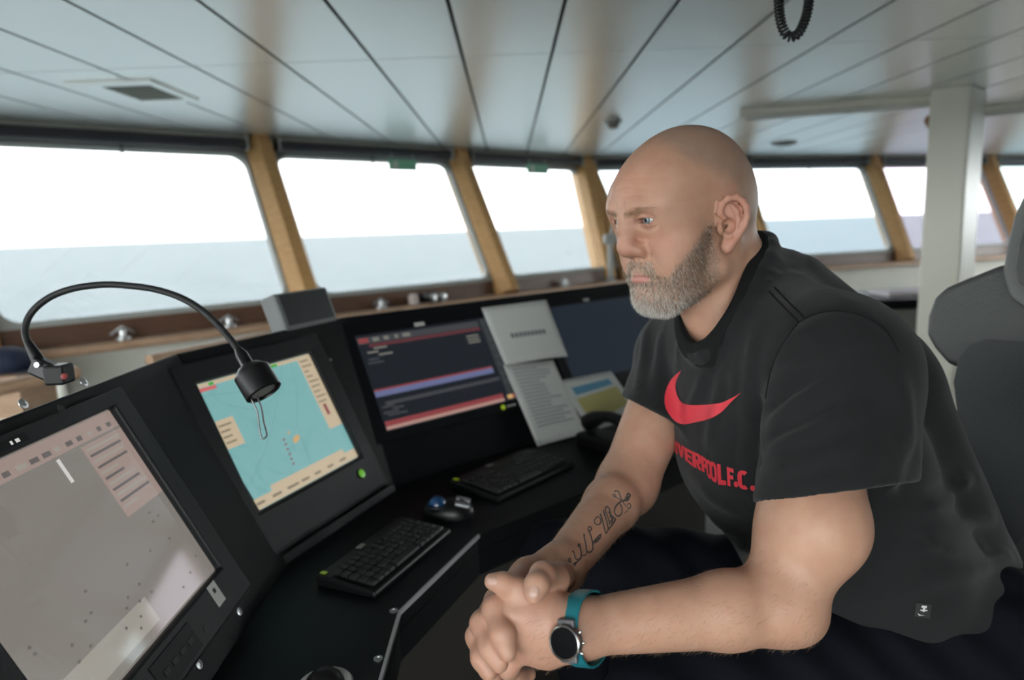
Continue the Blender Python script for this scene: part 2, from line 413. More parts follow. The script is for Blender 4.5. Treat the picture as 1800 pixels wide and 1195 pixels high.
for i, (a, b_, lb) in enumerate((((1300, 195), (1690, 165), 'long white ceiling lamp in front of the cream column'), ((1700, 192), (1990, 160), 'white ceiling lamp to the right of the cream column'))):
    p0, p1 = onz(*a, Z_CEIL), onz(*b_, Z_CEIL); d = nrm(p1 - p0); q = np.cross(V(0, 0, 1), d); e = empty('ceiling_lamp', (p0 + p1) / 2)
    MB().box((p0 + p1) / 2 - V(0, 0, .02), (np.linalg.norm(p1 - p0), .13, .04), (d, q, V(0, 0, 1))).build('housing', M_white, e, bevel=.006)
    MB().tube([p0 + d * .04 - V(0, 0, .05), p1 - d * .04 - V(0, 0, .05)], .016, 10).build('lamp_tube', mat('lamp_opal', (.8, .8, .78), rough=.3), e, smooth='auto')
    tag(e, lb, 'ceiling lamp', 'unlit ceiling lamps')

# cream column
pc = W(1692, 400, 3.9); pc[2] = 0
dl, dr = nrm(V(-.82, .57, 0)), nrm(V(.72, .69, 0))
q0 = pc; q1 = pc + dl * .20; q3 = pc + dr * .34; q2 = q1 + dr * .34
col_o = MB().prism([q0, q3, q2, q1], (0, 0, Z_CEIL)).build('column', M_white, bevel=.012)
tag(col_o, 'square cream painted column standing between the right windows', 'column')
pb = W(1655, 214, 3.97)
e = empty('wall_bracket', pb)
MB().lathe([(.035, 0), (.045, .03), (.03, .07), (.012, .09)], pb - V(.03, 0, 0), nrm(V(-.8, -.4, .1)), 14).build('shade', mat('amber_wood', (.35, .15, .04), rough=.4), e, smooth='auto')
MB().box(pb + V(.02, 0, 0), (.09, .02, .04)).build('arm', M_steel, e)
tag(e, 'small orange brown fitting on the upper left of the column', 'fitting')

# low cabinet below the right windows
cb = W(1600, 560, 4.9); cb[2] = 0; e = empty('side_cabinet', cb)
MB().box(cb + V(.3, .35, .36), (1.7, .6, .72)).build('body', mat('cabinet_grey', (.25, .25, .24), rough=.6), e, bevel=.006)
MB().box(cb + V(.3, .33, .765), (1.75, .66, .07)).build('top', M_black2, e, bevel=.006)
tag(e, 'low grey cabinet with a black top under the right windows', 'cabinet')
p = cb + V(.4, .35, .815)
o = MB().box(p, (.9, .3, .03)).build('top_reflection', mat('reflection_pale', (.75, .70, .74), rough=.6), None)  # pale slab added as the pinkish reflection in the black top
tag(o, 'pale slab standing in for the reflection on the black topped cabinet', 'reflection')

# wooden handrail in front of the sill, in two lengths
for (a, b_, z, lb) in (((262, 634), (470, 592), .84, 'pale wooden handrail behind the chart monitor'), ((-160, 715), (135, 655), .84, 'pale wooden handrail at the far left edge')):
    p0, p1 = onz(*a, z), onz(*b_, z); e = empty('handrail', (p0 + p1) / 2)
    MB().tube([p0, p1], .03, 12).build('rail', M_rail, e, smooth='auto')
    for t in (.12, .88):
        q = p0 + (p1 - p0) * t; MB().tube([q, V(q[0], q[1], 0)], .018, 8).build('stanchion', M_wall, e, smooth='auto')
    tag(e, lb, 'handrail')

# window catches on the ledge
def catch(k, s, lb, sc=1.0):
    d, n_ = (dA, nA) if k == 'A' else (dB, nB); q = wall_pt(k, s, Z_SILL - .0); p = V(q[0], q[1], Z_SILL - .105) - n_ * .075
    e = empty('window_catch', p)
    MB().lathe([(.045 * sc, 0), (.045 * sc, .012), (.02 * sc, .02), (.018 * sc, .05), (0, .055)], p, (0, 0, 1), 14).build('base', M_steel, e, smooth='auto')
    MB().tube([p + d * -.06 * sc + V(0, 0, .03), p + V(0, 0, .06 * sc), p + d * .06 * sc + V(0, 0, .03)], [.008, .014, .008], 8).build('wing', M_steel, e, smooth='auto')
    tag(e, lb, 'catch', 'steel window catches')
def s_of(px, py, k='A', z=None):
    P = onz(px, py, Z_SILL - .1); return P @ (dA if k == 'A' else dB)
catch('A', s_of(232, 600), 'steel window catch on the ledge inside the lamp arch')
catch('A', s_of(430, 578), 'steel window catch left of the small black display')
catch('A', s_of(668, 540), 'steel window catch right of the small black display')
catch('A', s_of(958, 500), 'steel window catch left of the man\'s chin')
# binoculars on the ledge
q = wall_pt('A', s_of(740, 528), Z_SILL); bp_ = V(q[0], q[1], Z_SILL - .105) - nA * .09; e = empty('binoculars', bp_)
for sg in (-1, 1):
    c = bp_ + dA * .045 * sg
    MB().lathe([(.028, 0), (.03, .01), (.03, .03), (.02, .06), (.019, .09), (.034, .12), (.034, .16)], c + V(0, 0, .036) - nA * .08, nA, 14).build('barrel', M_plast, e, smooth='auto')
    MB().lathe([(.030, 0), (.0, .004)], c + V(0, 0, .036) - nA * .084, -nA, 14).build('lens', M_steel, e)
MB().tube([bp_ + dA * -.04 + V(0, 0, .04), bp_ + dA * .04 + V(0, 0, .04)], .012, 8).build('hinge', M_steel, e)
tag(e, 'black binoculars lying on the window ledge above the radar screen', 'binoculars')
o = MB().lathe([(.04, 0), (.042, .05), (.03, .075), (0, .08)], bp_ + dA * -.17, (0, 0, 1), 16).build('gyro_compass_repeater', mat('pale_pink_plastic', (.5, .42, .38), rough=.4), None, smooth='auto')
tag(o, 'small pale round compass repeater beside the binoculars on the ledge', 'compass')
# green tags hanging at the window tops
for px, py, dx, lb in ((708, 290, 30, 'green sign hanging at the top of the window left of centre'), (945, 297, 24, 'green sign hanging at the top of the window beside the man')):
    p = onz(px, py, Z_TOP - .03); p = CAM + (p - CAM) * .93
    e = empty('green_sign', p)
    MB().box(p, (.26, .02, .085), (dA, nA, V(0, 0, 1))).build('plate', mat('sign_green', (.22, .55, .36), rough=.4), e, bevel=.003)
    MB().box(p - dA * .075 - nA * .0115, (.05, .002, .06), (dA, nA, V(0, 0, 1))).build('white_mark', mat('sign_white', (.7, .8, .7), rough=.5), e)
    for sg in (-1, 1): MB().tube([p + dA * .1 * sg + V(0, 0, .04), p + dA * .1 * sg + V(0, 0, .09)], .003, 6).build('hanger', M_steel, e)
    tag(e, lb, 'sign', 'green signs at the window tops')
# grey stand by the corner post
p = wall_pt('A', s_of(1062, 492), Z_SILL); p = V(p[0], p[1], Z_SILL - .11) - nA * .09; e = empty('sensor_stand', p)
MB().lathe([(.055, 0), (.055, .015), (.03, .03)], p, (0, 0, 1), 16).build('foot', M_frame, e, smooth='auto')
MB().tube([p + V(0, 0, .02), p + V(0, 0, .36)], .028, 10).build('pole', M_frame, e, smooth='auto')
MB().box(p + V(0, 0, .40), (.12, .10, .09)).build('head', M_frame, e, bevel=.015)
MB().tube([p + V(0, 0, .43), p + V(.06, 0, .62)], .014, 8).build('arm', M_frame, e, smooth='auto')
tag(e, 'grey sensor stand on the ledge next to the corner post', 'stand')
# cap on the far left ledge
p = W(12, 634, 3.3); e = empty('folded_cap', p)
MB().lathe([(.10, -.05), (.11, .0), (.09, .045), (.04, .065), (0, .07)], p, (0, 0, 1), 18).build('crown', mat('navy_cloth', (.012, .02, .05), rough=.8), e, smooth=True)
MB().prism([p + V(*q) for q in ((.06, -.09, -.05), (.17, -.06, -.055), (.17, .06, -.055), (.06, .09, -.05))], (0, 0, .008)).build('peak', mat('navy_cloth', (0, 0, 0)), e, bevel=.003)
MB().box(p + V(0, 0, -.15), (.30, .30, .2)).build('shelf_box', M_rail, None)
bpy.data.objects['shelf_box'].name = 'wooden_box'; tag(bpy.data.objects['wooden_box'], 'pale wooden box under the navy cap at the left edge', 'box')
tag(e, 'navy cloth cap at the left edge of the view', 'cap')

# ------------------------------------------------------------------ console
class Fr:      # frame on an inclined panel: a along, b up the panel, c out of it
    def __init__(s, o, head, tilt):
        h, t = math.radians(head), math.radians(tilt)
        s.o = V(*o); s.d = V(math.sin(h), math.cos(h), 0); s.nh = V(s.d[1], -s.d[0], 0)
        s.u = -s.nh * math.sin(t) + V(0, 0, math.cos(t)); s.n = s.nh * math.cos(t) + V(0, 0, math.sin(t))
    def p(s, a, b, c=0.0): return s.o + s.d * a + s.u * b + s.n * c
    def at(s, z): return s.o + s.u * ((z - s.o[2]) / s.u[2])
    def pix(s, px, py, c=0.0):
        r_ = ray(px, py); q = s.o + s.n * c; P = CAM + r_ * (np.dot(q - CAM, s.n) / np.dot(r_, s.n)); v = P - s.o; return float(v @ s.d), float(v @ s.u)
    def slab(s, mb, a0, a1, b0, b1, c0, c1):
        return mb.hexa([s.p(a0, b0, c0), s.p(a1, b0, c0), s.p(a1, b1, c0), s.p(a0, b1, c0), s.p(a0, b0, c1), s.p(a1, b0, c1), s.p(a1, b1, c1), s.p(a0, b1, c1)])
    def ringslab(s, mb, o4, i4, c0, c1):
        (a0, a1, b0, b1), (e0, e1, f0, f1) = o4, i4
        return mb.ring([s.p(a0, b0, c0), s.p(a1, b0, c0), s.p(a1, b1, c0), s.p(a0, b1, c0)], [s.p(e0, f0, c0), s.p(e1, f0, c0), s.p(e1, f1, c0), s.p(e0, f1, c0)], s.n * (c1 - c0))
FL = Fr((-.501, 1.025, .874), -.2, 26.6)
FE = Fr((-.519, 1.257, .874), 22.7, 26.1)
FR = Fr((-.332, 1.705, .896), 49.1, 29.8)
Z_D, Z_P = .775, 1.183
def isect(f, g, z, off=0.0):
    p, q = f.at(z) - f.nh * off, g.at(z) - g.nh * off
    A = np.array([[f.d[0], -g.d[0]], [f.d[1], -g.d[1]]]); t = np.linalg.solve(A, (q - p)[:2]); r_ = p + f.d * t[0]; return V(r_[0], r_[1], z)
def along(f, a, z, off=0.0): return f.at(z) - f.nh * off + f.d * a
M_cab = mat('cabinet_taupe', (.045, .041, .036), rough=.6)
def section(name, f, left, right, label):
    """left/right: functions (z, off) -> point on the mitre line"""
    e = empty(name, (left(0, .1) + right(0, .1)) / 2)
    prof = [(Z_D, 0), (Z_P, 0), (Z_P - .004, .012), (Z_P - .25, .17), (Z_D - .04, .17), (Z_D - .04, .0)]
    def end(fn):
        out = []
        for z, off in prof:
            if z == 0: b_ = fn(Z_D, off); out.append(V(b_[0], b_[1], 0))
            elif off == .17: b_ = fn(Z_D, off); out.append(V(b_[0], b_[1], z))
            else: out.append(fn(max(z, Z_D) if z > .5 else z, off) * V(1, 1, 0) + V(0, 0, z))
        return out
    A, B = end(left), end(right); n = len(A)
    lo_ = [fn(Z_D, off) * V(1, 1, 0) for fn, off in ((left, .04), (right, .04), (right, .165), (left, .165))]
    MB().prism(lo_, (0, 0, Z_D - .042)).build('lower_cabinet', M_cab, e, bevel=.003)
    mb = MB(); mb.add(A + B, [tuple(range(n)), tuple(range(n, 2 * n))[::-1]] + [(i, n + i, n + (i + 1) % n, (i + 1) % n) for i in range(n)])
    mb.build('body', M_black, e, bevel=.004)
    tag(e, label, 'console'); return e
LE = lambda z, off: isect(FL, FE, z, off)
ER = lambda z, off: isect(FE, FR, z, off)
secL = section('bridge_console', FL, lambda z, off: along(FL, -.75, z, off), LE, 'black inclined console section holding the near left monitor')
secE = section('bridge_console', FE, LE, ER, 'black inclined console section holding the chart monitor')
secR = section('bridge_console', FR, ER, lambda z, off: along(FR, 1.42, z, off), 'black inclined console section holding the radar screen and papers')

def screw(f, a, b, c, parent, r_=.006, name='screw', m_=None):
    MB().lathe([(r_, 0), (r_, .0015), (r_ * .55, .0022), (r_ * .5, .0008), (0, .0008)], f.p(a, b, c), f.n, 12).build(name, m_ or M_steel, parent, smooth='auto')
for px, py in ((40, 710), (147, 672)):
    a, b_ = FL.pix(px, py); screw(FL, a, b_, 0, secL, .0075)
for px, py in ((420, 1075), (349, 1168)):
    a, b_ = FL.pix(px, py); screw(FL, a, b_, 0, secL, .007)

# --- worktop
d0 = [V(-.207, .10), V(-.207, 1.055), V(-.086, 1.336)]
d3 = d0[2] + FR.d[:2] * .75
front = d0 + [d3]
back = [along(FR, 1.42, Z_D)[:2], ER(Z_D, 0)[:2], LE(Z_D, 0)[:2], along(FL, -.75, Z_D)[:2]]
poly = [V(p[0], p[1], Z_D - .035) for p in front] + [V(p[0], p[1], Z_D - .035) for p in back]
wt = empty('worktop', poly[1] * V(1, 1, 0))
MB().prism(poly, (0, 0, .035)).build('board', M_black2, wt, bevel=.002)
for i in range(3):
    p, q = V(*front[i], Z_D), V(*front[i + 1], Z_D); d = nrm(q - p); s_ = V(d[1], -d[0], 0)
    MB().hexa([p - V(0, 0, .005) , q - V(0, 0, .005), q - V(0, 0, .005) + s_ * .005, p - V(0, 0, .005) + s_ * .005, p + V(0, 0, .002), q + V(0, 0, .002), q + V(0, 0, .002) + s_ * .005, p + V(0, 0, .002) + s_ * .005]).build('edge_strip', M_edge if i < 2 else M_black2, wt)
for px, py in ((692, 1074), (665, 1158)):
    p = onz(px, py, Z_D); MB().lathe([(.007, 0), (.007, .0015), (.0035, .002), (.003, .0005), (0, .0005)], p, (0, 0, 1), 12).build('screw', M_steel, wt, smooth='auto')
# fascia under the worktop edge
for i in range(3):
    p, q = V(*front[i], Z_D - .035), V(*front[i + 1], Z_D - .035); d = nrm(q - p); s_ = V(-d[1], d[0], 0)
    MB().hexa([p - V(0, 0, .055), q - V(0, 0, .055), q + s_ * .02 - V(0, 0, .055), p + s_ * .02 - V(0, 0, .055), p, q, q + s_ * .02, p + s_ * .02]).build('fascia', M_black, wt)
tag(wt, 'black worktop with a pale edge strip running below the monitors', 'worktop')

# --- screens
def rect_on(f, parent, name, m_, a0, a1, b0, b1, c, th=.0006):
    return f.slab(MB(), a0, a1, b0, b1, c, c + th).build(name, m_, parent)

# near left monitor
mon = empty('monitor', FL.p(-.18, -.06))
FL.ringslab(MB(), (-.425, .045, -.068, .325), (-.376, .003, -.003, .301), 0, .022).build('bezel', M_grey, mon, bevel=.004)
def screen_mat(name, srgb, k, rough, noise=None):
    m = emis(name, srgb, k, rough=rough, spec=.6)
    return m
M_scrL = mat('left_screen', (.008, .008, .008), rough=.06, spec=.75, emit=tuple(v / EXPO * .80 for v in lin((138, 132, 126))), coat=0.0)
FL.slab(MB(), -.376, .003, -.003, .301, 0, .010).build('screen', M_scrL, mon)
scr = bpy.data.objects['screen']
# text and windows drawn on the page
M_ui = emis('ui_dark_text', (112, 106, 104), .75, rough=.06, spec=.75); M_ui2 = emis('ui_pale_pink', (168, 148, 140), .8, rough=.06, spec=.75); M_ui3 = emis('ui_pale', (165, 160, 150), .82, rough=.06, spec=.75); M_uiw = emis('ui_white', (230, 228, 224), .75, rough=.06)
rnd = random.Random(4)
rect_on(FL, scr, 'toolbar', M_ui2, -.374, .001, .272, .299, .0102)
for i in range(15):
    a = -.36 + i * .024; rect_on(FL, scr, 'toolbar_icon', M_ui if i % 3 else M_ui3, a, a + rnd.uniform(.008, .018), .277, .284, .0105)
rect_on(FL, scr, 'panel', M_ui2, -.098, .001, .150, .268, .0102)
for i in range(11):
    b_ = .258 - i * .0095; rect_on(FL, scr, 'text_line', M_ui if i % 2 else M_ui3, -.092, -.092 + rnd.uniform(.03, .085), b_, b_ + .004, .0105)
rect_on(FL, scr, 'marker', M_uiw, -.152, -.146, .232, .268, .0105)
for i in range(26):
    a = rnd.uniform(-.36, -.02); b_ = rnd.uniform(.01, .14); rect_on(FL, scr, 'chart_dot', M_ui, a, a + .004, b_, b_ + .0035, .0105)
rect_on(FL, scr, 'page', M_ui3, -.36, -.16, .012, .05, .0102)
a, b_ = FL.pix(380, 1043, .022)
FL.slab(MB(), a - .012, a + .012, b_ - .018, b_ + .018, .022, .0225).build('label_sticker', mat('sticker_white', (.62, .62, .58), rough=.5), mon)
FL.slab(MB(), a - .004, a + .003, b_ + .002, b_ + .009, .0225, .0228).build('label_mark', M_grey, mon)
for px, py in ((108, 719), (362, 1105)):
    a, b_ = FL.pix(px, py, .022); MB().lathe([(.0065, 0), (.0065, .001), (.004, .001), (.0, .0006)], FL.p(a, b_, .0217), FL.n, 14).build('recess', M_dark, mon)
FL.slab(MB(), -.24, -.135, -.058, -.016, .022, .0235).build('control_pad', M_black2, mon, bevel=.003)
for i in range(4): FL.slab(MB(), -.225 + i * .022, -.212 + i * .022, -.042, -.034, .0235, .0245).build('button', M_grey, mon)
FL.slab(MB(), -.425, -.185, .306, .318, .022, .0225).build('name_strip', M_black2, mon)
for i, w_ in enumerate((.007, .004)):
    FL.slab(MB(), -.206 - .009 * i, -.206 - .009 * i + w_, .309, .314, .0226, .0228).build('lettering', M_uiw, mon)
tag(mon, 'large tilted monitor in the lower left corner showing a grey page', 'monitor', 'console monitors')

# chart monitor
mon = empty('monitor', FE.p(.17, -.1))
FE.ringslab(MB(), (-.045, .385, -.095, .315), (-.003, .339, -.003, .271), 0, .024).build('bezel', M_grey, mon, bevel=.006)
FE.slab(MB(), -.06, .408, -.150, -.099, 0, .018).build('lower_panel', M_grey, mon, bevel=.004)
m = bpy.data.materials.new('chart_screen'); m.use_nodes = True; nt = m.node_tree; b = nt.nodes['Principled BSDF']
tc = nt.nodes.new('ShaderNodeTexCoord'); n = nt.nodes.new('ShaderNodeTexNoise'); n.inputs['Scale'].default_value = 9; n.inputs['Detail'].default_value = 3
r = nt.nodes.new('ShaderNodeValToRGB'); el = r.color_ramp.elements
cbase = tuple(v / EXPO for v in lin((126, 178, 178))); cdark = tuple(v / EXPO for v in lin((117, 170, 171)))
el[0].position = .44; el[0].color = (*cbase, 1); el[1].position = .56; el[1].color = (*cbase, 1)
ne = el.new(.5); ne.color = (*cdark, 1)
for pos in (.485, .515): q = el.new(pos); q.color = (*cbase, 1)
nt.links.new(tc.outputs['Object'], n.inputs['Vector']); nt.links.new(n.outputs[0], r.inputs[0]); nt.links.new(r.outputs[0], b.inputs['Emission Color'])
b.inputs['Emission Strength'].default_value = .92; b.inputs['Base Color'].default_value = (.01, .01, .01, 1); b.inputs['Roughness'].default_value = .3
FE.slab(MB(), -.003, .339, -.003, .271, 0, .012).build('screen', m, mon); scr = mon.children[-1]
M_bei = emis('chart_beige', (196, 178, 150), .95, rough=.3); M_red = emis('chart_red', (205, 110, 110), .9, rough=.3); M_grn = emis('chart_green', (60, 170, 60), .9, rough=.3)
M_org = emis('chart_orange', (205, 165, 110), .95, rough=.3); M_lin = emis('chart_line', (112, 158, 160), .9, rough=.3); M_mar = emis('chart_maroon', (140, 70, 75), .9, rough=.3); M_bdk = emis('chart_beige_text', (140, 128, 108), .9, rough=.3)
c = .0122
rect_on(FE, scr, 'side_menu', M_bei, .292, .338, .085, .270, c)
rect_on(FE, scr, 'top_strip', M_bei, .0, .338, .262, .270, c)
rect_on(FE, scr, 'status_bar', M_bei, .0, .338, -.002, .020, c)
rect_on(FE, scr, 'status_bar', M_bei, .06, .30, .020, .031, c)
rect_on(FE, scr, 'legend_box', M_bei, .002, .050, .130, .190, c)
rect_on(FE, scr, 'red_mark', M_red, .004, .045, .253, .261, c + .0003)
rect_on(FE, scr, 'green_mark', M_grn, .03, .042, .262, .268, c + .0003)
rect_on(FE, scr, 'green_mark', M_grn, .205, .225, .262, .268, c + .0003)
rect_on(FE, scr, 'maroon_mark', M_mar, .306, .316, .118, .145, c + .0003)
for i in range(9): rect_on(FE, scr, 'menu_line', M_bdk, .297, .297 + rnd.uniform(.015, .034), .255 - i * .013, .259 - i * .013, c + .0003)
for i in range(4): rect_on(FE, scr, 'legend_line', M_bdk, .007, .007 + rnd.uniform(.02, .036), .176 - i * .012, .180 - i * .012, c + .0003)
for i in range(7): rect_on(FE, scr, 'status_text', M_bdk, .01 + i * .044, .01 + i * .044 + rnd.uniform(.02, .036), .006, .012, c + .0003)
MB().prism([FE.p(.172 + x_, .088 + y_, c) for x_, y_ in ((0, 0), (.012, .002), (.022, .008), (.018, .016), (.006, .014), (-.002, .008))], FE.n * .0005).build('island', M_org, scr)
MB().prism([FE.p(.166 + x_, .112 + y_, c) for x_, y_ in ((0, 0), (.006, .001), (.007, .006), (.001, .005))], FE.n * .0005).build('island', M_org, scr)
for i in range(6): rect_on(FE, scr, 'route_mark', M_mar, .140 + i * .001, .146 + i * .001, .048 + i * .011, .052 + i * .011, c)
def chart_line(pts, w_=.0011):
    for (x0, y0), (x1, y1) in zip(pts[:-1], pts[1:]):
        d = nrm(V(x1 - x0, y1 - y0)); q = V(-d[1], d[0]) * w_ / 2
        MB().prism([FE.p(x0 - q[0], y0 - q[1], c), FE.p(x1 - q[0], y1 - q[1], c), FE.p(x1 + q[0], y1 + q[1], c), FE.p(x0 + q[0], y0 + q[1], c)], FE.n * .0004).build('depth_contour', M_lin, scr)
chart_line([(.02, .055), (.09, .10), (.16, .165), (.22, .235), (.24, .262)]); chart_line([(.19, .035), (.20, .12), (.25, .20), (.27, .262)]); chart_line([(.0, .245), (.08, .235), (.16, .215), (.29, .23)]); chart_line([(.05, .215), (.10, .19), (.16, .165)])
a, b_ = FE.pix(634, 833, .024)
MB().lathe([(.0125, 0), (.0125, .003), (.009, .004), (0, .004)], FE.p(a, b_, .024), FE.n, 18).build('power_ring', M_dark, mon, smooth='auto')
MB().lathe([(.0095, 0), (.0095, .005), (0, .006)], FE.p(a, b_, .024), FE.n, 18).build('power_button', emis('button_green', (95, 165, 40), .9), mon, smooth='auto')
for px, py in ((330, 712), (413, 884), (424, 950), (563, 640)):
    a, b_ = FE.pix(px, py, .0); 
    MB().lathe([(.008, 0), (.008, .012), (.005, .016), (0, .016)], FE.p(-.056 if px < 500 else .397, b_, 0), FE.n, 12).build('knob', M_plast, mon, smooth='auto')
    screw(FE, -.056 if px < 500 else .397, b_, .016, mon, .0035)
tag(mon, 'tilted monitor showing a turquoise sea chart with beige menus', 'monitor', 'console monitors')

# radar monitor
mon = empty('monitor', FR.p(.24, -.1))
FR.ringslab(MB(), (-.05, .60, -.03, .312), (-.003, .489, -.003, .270), 0, .008).build('bezel', M_black, mon, bevel=.003)
FR.slab(MB(), -.003, .489, -.003, .270, 0, .004).build('screen', emis('radar_screen', (28, 33, 40), .9, rough=.25), mon); scr = mon.children[-1]
G1 = emis('radar_grey', (66, 68, 72), .9, rough=.25); G2 = emis('radar_side', (52, 57, 58), .9, rough=.25); RD = emis('radar_red', (150, 70, 73), .8, rough=.25); DR = emis('radar_dark_red', (96, 50, 55), .95, rough=.25)
BL = emis('radar_blue', (104, 110, 148), .9, rough=.25); TX = emis('radar_text', (120, 118, 112), .9, rough=.25); RW = emis('radar_pale', (178, 140, 130), .9, rough=.25); c = .0042
rect_on(FR, scr, 'top_bar', G1, 0, .41, .243, .262, c); rect_on(FR, scr, 'red_line', DR, .03, .41, .232, .241, c); rect_on(FR, scr, 'side_bar', G2, .418, .487, .0, .268, c)
rect_on(FR, scr, 'alarm_mark', RD, .003, .032, .246, .260, c + .0003)
for a0, a1 in ((.045, .065), (.08, .095), (.115, .125), (.14, .165)): rect_on(FR, scr, 'top_text', TX, a0, a1, .247, .258, c + .0003)
rect_on(FR, scr, 'red_line', RD, .0, .40, .108, .113, c); rect_on(FR, scr, 'blue_band', BL, .0, .40, .092, .108, c); rect_on(FR, scr, 'grey_line', G1, .02, .41, .066, .076, c)
rect_on(FR, scr, 'red_band', RD, .0, .40, .010, .024, c); rect_on(FR, scr, 'pale_band', RW, .0, .40, .001, .010, c)
rect_on(FR, scr, 'orange_mark', M_org, .415, .435, .004, .016, c + .0003); rect_on(FR, scr, 'red_mark', RD, .437, .45, .004, .016, c + .0003)
for i in range(9):
    a0 = rnd.uniform(.005, .05); b0 = (.225, .215, .205, .195, .060, .052, .044, .036, .185)[i]; rect_on(FR, scr, 'text_line', TX if i < 3 else G1, a0, a0 + rnd.uniform(.03, .06), b0, b0 + .005, c)
for i in range(3): rect_on(FR, scr, 'scale_text', TX, .35, .395, .215 - i * .010, .220 - i * .010, c)
for i in range(8): rect_on(FR, scr, 'side_text', G1, .425, .425 + rnd.uniform(.02, .05), .25 - i * .028, .258 - i * .028, c + .0003)
a, b_ = FR.pix(737, 570, .008)
FR.slab(MB(), a - .017, a + .017, b_ - .006, b_ + .006, .008, .010).build('name_plate', emis('plate_pale', (150, 150, 145), .5) if False else mat('plate_pale', (.55, .55, .52), rough=.5), mon, bevel=.001)
a, b_ = FR.pix(884, 716, .008)
MB().lathe([(.007, 0), (.007, .003), (0, .004)], FR.p(a, b_, .008), FR.n, 14).build('power_light', emis('led_green', (125, 150, 30), 1.0), mon, smooth='auto')
for i in range(4): FR.slab(MB(), a + .016 + i * .009, a + .021 + i * .009, b_ - .003, b_ + .003, .008, .0095).build('button', mat('plate_pale', (0, 0, 0)), mon)
tag(mon, 'dark radar monitor with red and blue horizontal bands', 'monitor', 'console monitors')
# fourth monitor
mon = empty('monitor', FR.p(.95, -.1))
FR.ringslab(MB(), (.66, 1.30, -.03, .312), (.70, 1.22, .0, .272), 0, .008).build('bezel', M_black, mon, bevel=.003)
FR.slab(MB(), .70, 1.22, .0, .272, 0, .004).build('screen', emis('idle_screen', (30, 37, 46), 1.0, rough=.2), mon)
a, b_ = FR.pix(1030, 527, .008)
FR.slab(MB(), a - .014, a + .014, b_ - .005, b_ + .005, .008, .010).build('name_plate', mat('plate_pale', (0, 0, 0)), mon, bevel=.001)
tag(mon, 'idle dark blue monitor behind the papers beside the man\'s shoulder', 'monitor', 'console monitors')

# papers
def sheet(name, f, corners, bow, m_, lines, label, nu=12, nv=10):
    """corners in (a, b) of f: TL, TR, BR, BL; bow lifts the sheet off the panel"""
    TL, TR, BR, BLc = [V(*q) for q in corners]; vs = []; fs = []
    def P(u_, v_, dc=0.0):
        q = (TL * (1 - u_) + TR * u_) * (1 - v_) + (BLc * (1 - u_) + BR * u_) * v_
        return f.p(q[0], q[1], .010 + bow(u_, v_) + dc)
    for j in range(nv + 1):
        for i in range(nu + 1): vs.append(P(i / nu, j / nv))
    for j in range(nv):
        for i in range(nu): k = j * (nu + 1) + i; fs.append((k, k + 1, k + nu + 2, k + nu + 1))
    o = MB().add(vs, fs).build('sheet', m_, None, smooth=True); md = o.modifiers.new('thick', 'SOLIDIFY'); md.thickness = .0006; md.offset = -1
    e = empty(name, P(.5, 1)); o.parent = e; o.matrix_parent_inverse = e.matrix_world.inverted()
    for (u0, u1, v0, v1, mm) in lines:
        vs = []; fs = []; k_ = 12
        for j in range(3):
            for i in range(k_ + 1): vs.append(P(u0 + (u1 - u0) * i / k_, v0 + (v1 - v0) * j / 2, .0018))
        for j in range(2):
            for i in range(k_): k = j * (k_ + 1) + i; fs.append((k, k + 1, k + k_ + 2, k + k_ + 1))
        MB().add(vs, fs).build('print', mm, e, smooth=True)
    tag(e, label, 'paper'); return e
M_paper = mat('paper_white', (.60, .61, .59), rough=.7); M_ink = mat('ink_grey', (.16, .17, .18), rough=.7); M_ink2 = mat('ink_light', (.36, .37, .38), rough=.7)
pc_ = [FR.pix(*q, .012) for q in ((846, 541), (960, 527), (998, 626), (888, 642))]
ln = [(.24 + i * .062, .24 + i * .062 + .048, .50, .58, M_ink) for i in range(9)]
sheet('notice_sheet', FR, pc_, lambda u_, v_: .002 + .006 * math.sin(math.pi * u_) * v_, M_paper, ln, 'white notice sheet with one printed line taped beside the radar screen')
pc_ = [FR.pix(*q, .02) for q in ((886, 640), (974, 632), (1020, 768), (940, 787))]
ln = [(.12, .12 + rnd.uniform(.4, .75), .06 + i * .045, .085 + i * .045, M_ink2) for i in range(17)]
sheet('printed_list', FR, pc_, lambda u_, v_: .004 + .03 * math.sin(math.pi * u_ * .8) * v_ + .02 * v_, M_paper, ln, 'curled white printed list hanging below the notice sheet')
pc_ = [FR.pix(*q, .05) for q in ((990, 664), (1084, 646), (1122, 720), (1046, 768))]
ln = [(.14, .86, .16, .30, mat('print_blue', (.10, .28, .42), rough=.6)), (.10, .90, .36, .80, mat('print_yellow', (.48, .43, .16), rough=.6))] + [(.14, .5, .40 + i * .1, .43 + i * .1, M_ink2) for i in range(4)]
sheet('safety_card', FR, pc_, lambda u_, v_: .01 + .03 * v_, mat('card_white', (.58, .60, .58), rough=.6), ln, 'white card with blue and yellow print standing on the worktop')
# black handset in front of the card
hp = onz(1082, 800, Z_D); hp = onz(1075, 790, Z_D); e = empty('handset', hp)
MB().box(hp + V(0, 0, .02), (.09, .2, .04), (FR.d, -FR.nh, V(0, 0, 1))).build('cradle', M_plast, e, bevel=.01)
pts = [hp + FR.d * -.0 + FR.nh * (.09 - .03 * i) + V(0, 0, .06 + .035 * math.sin(math.pi * i / 6)) for i in range(7)]
MB().tube(pts, [.026, .024, .017, .016, .017, .024, .026], 12).build('receiver', M_plast, e, smooth='auto')
tag(e, 'black telephone handset on the worktop by the man\'s elbow', 'handset')

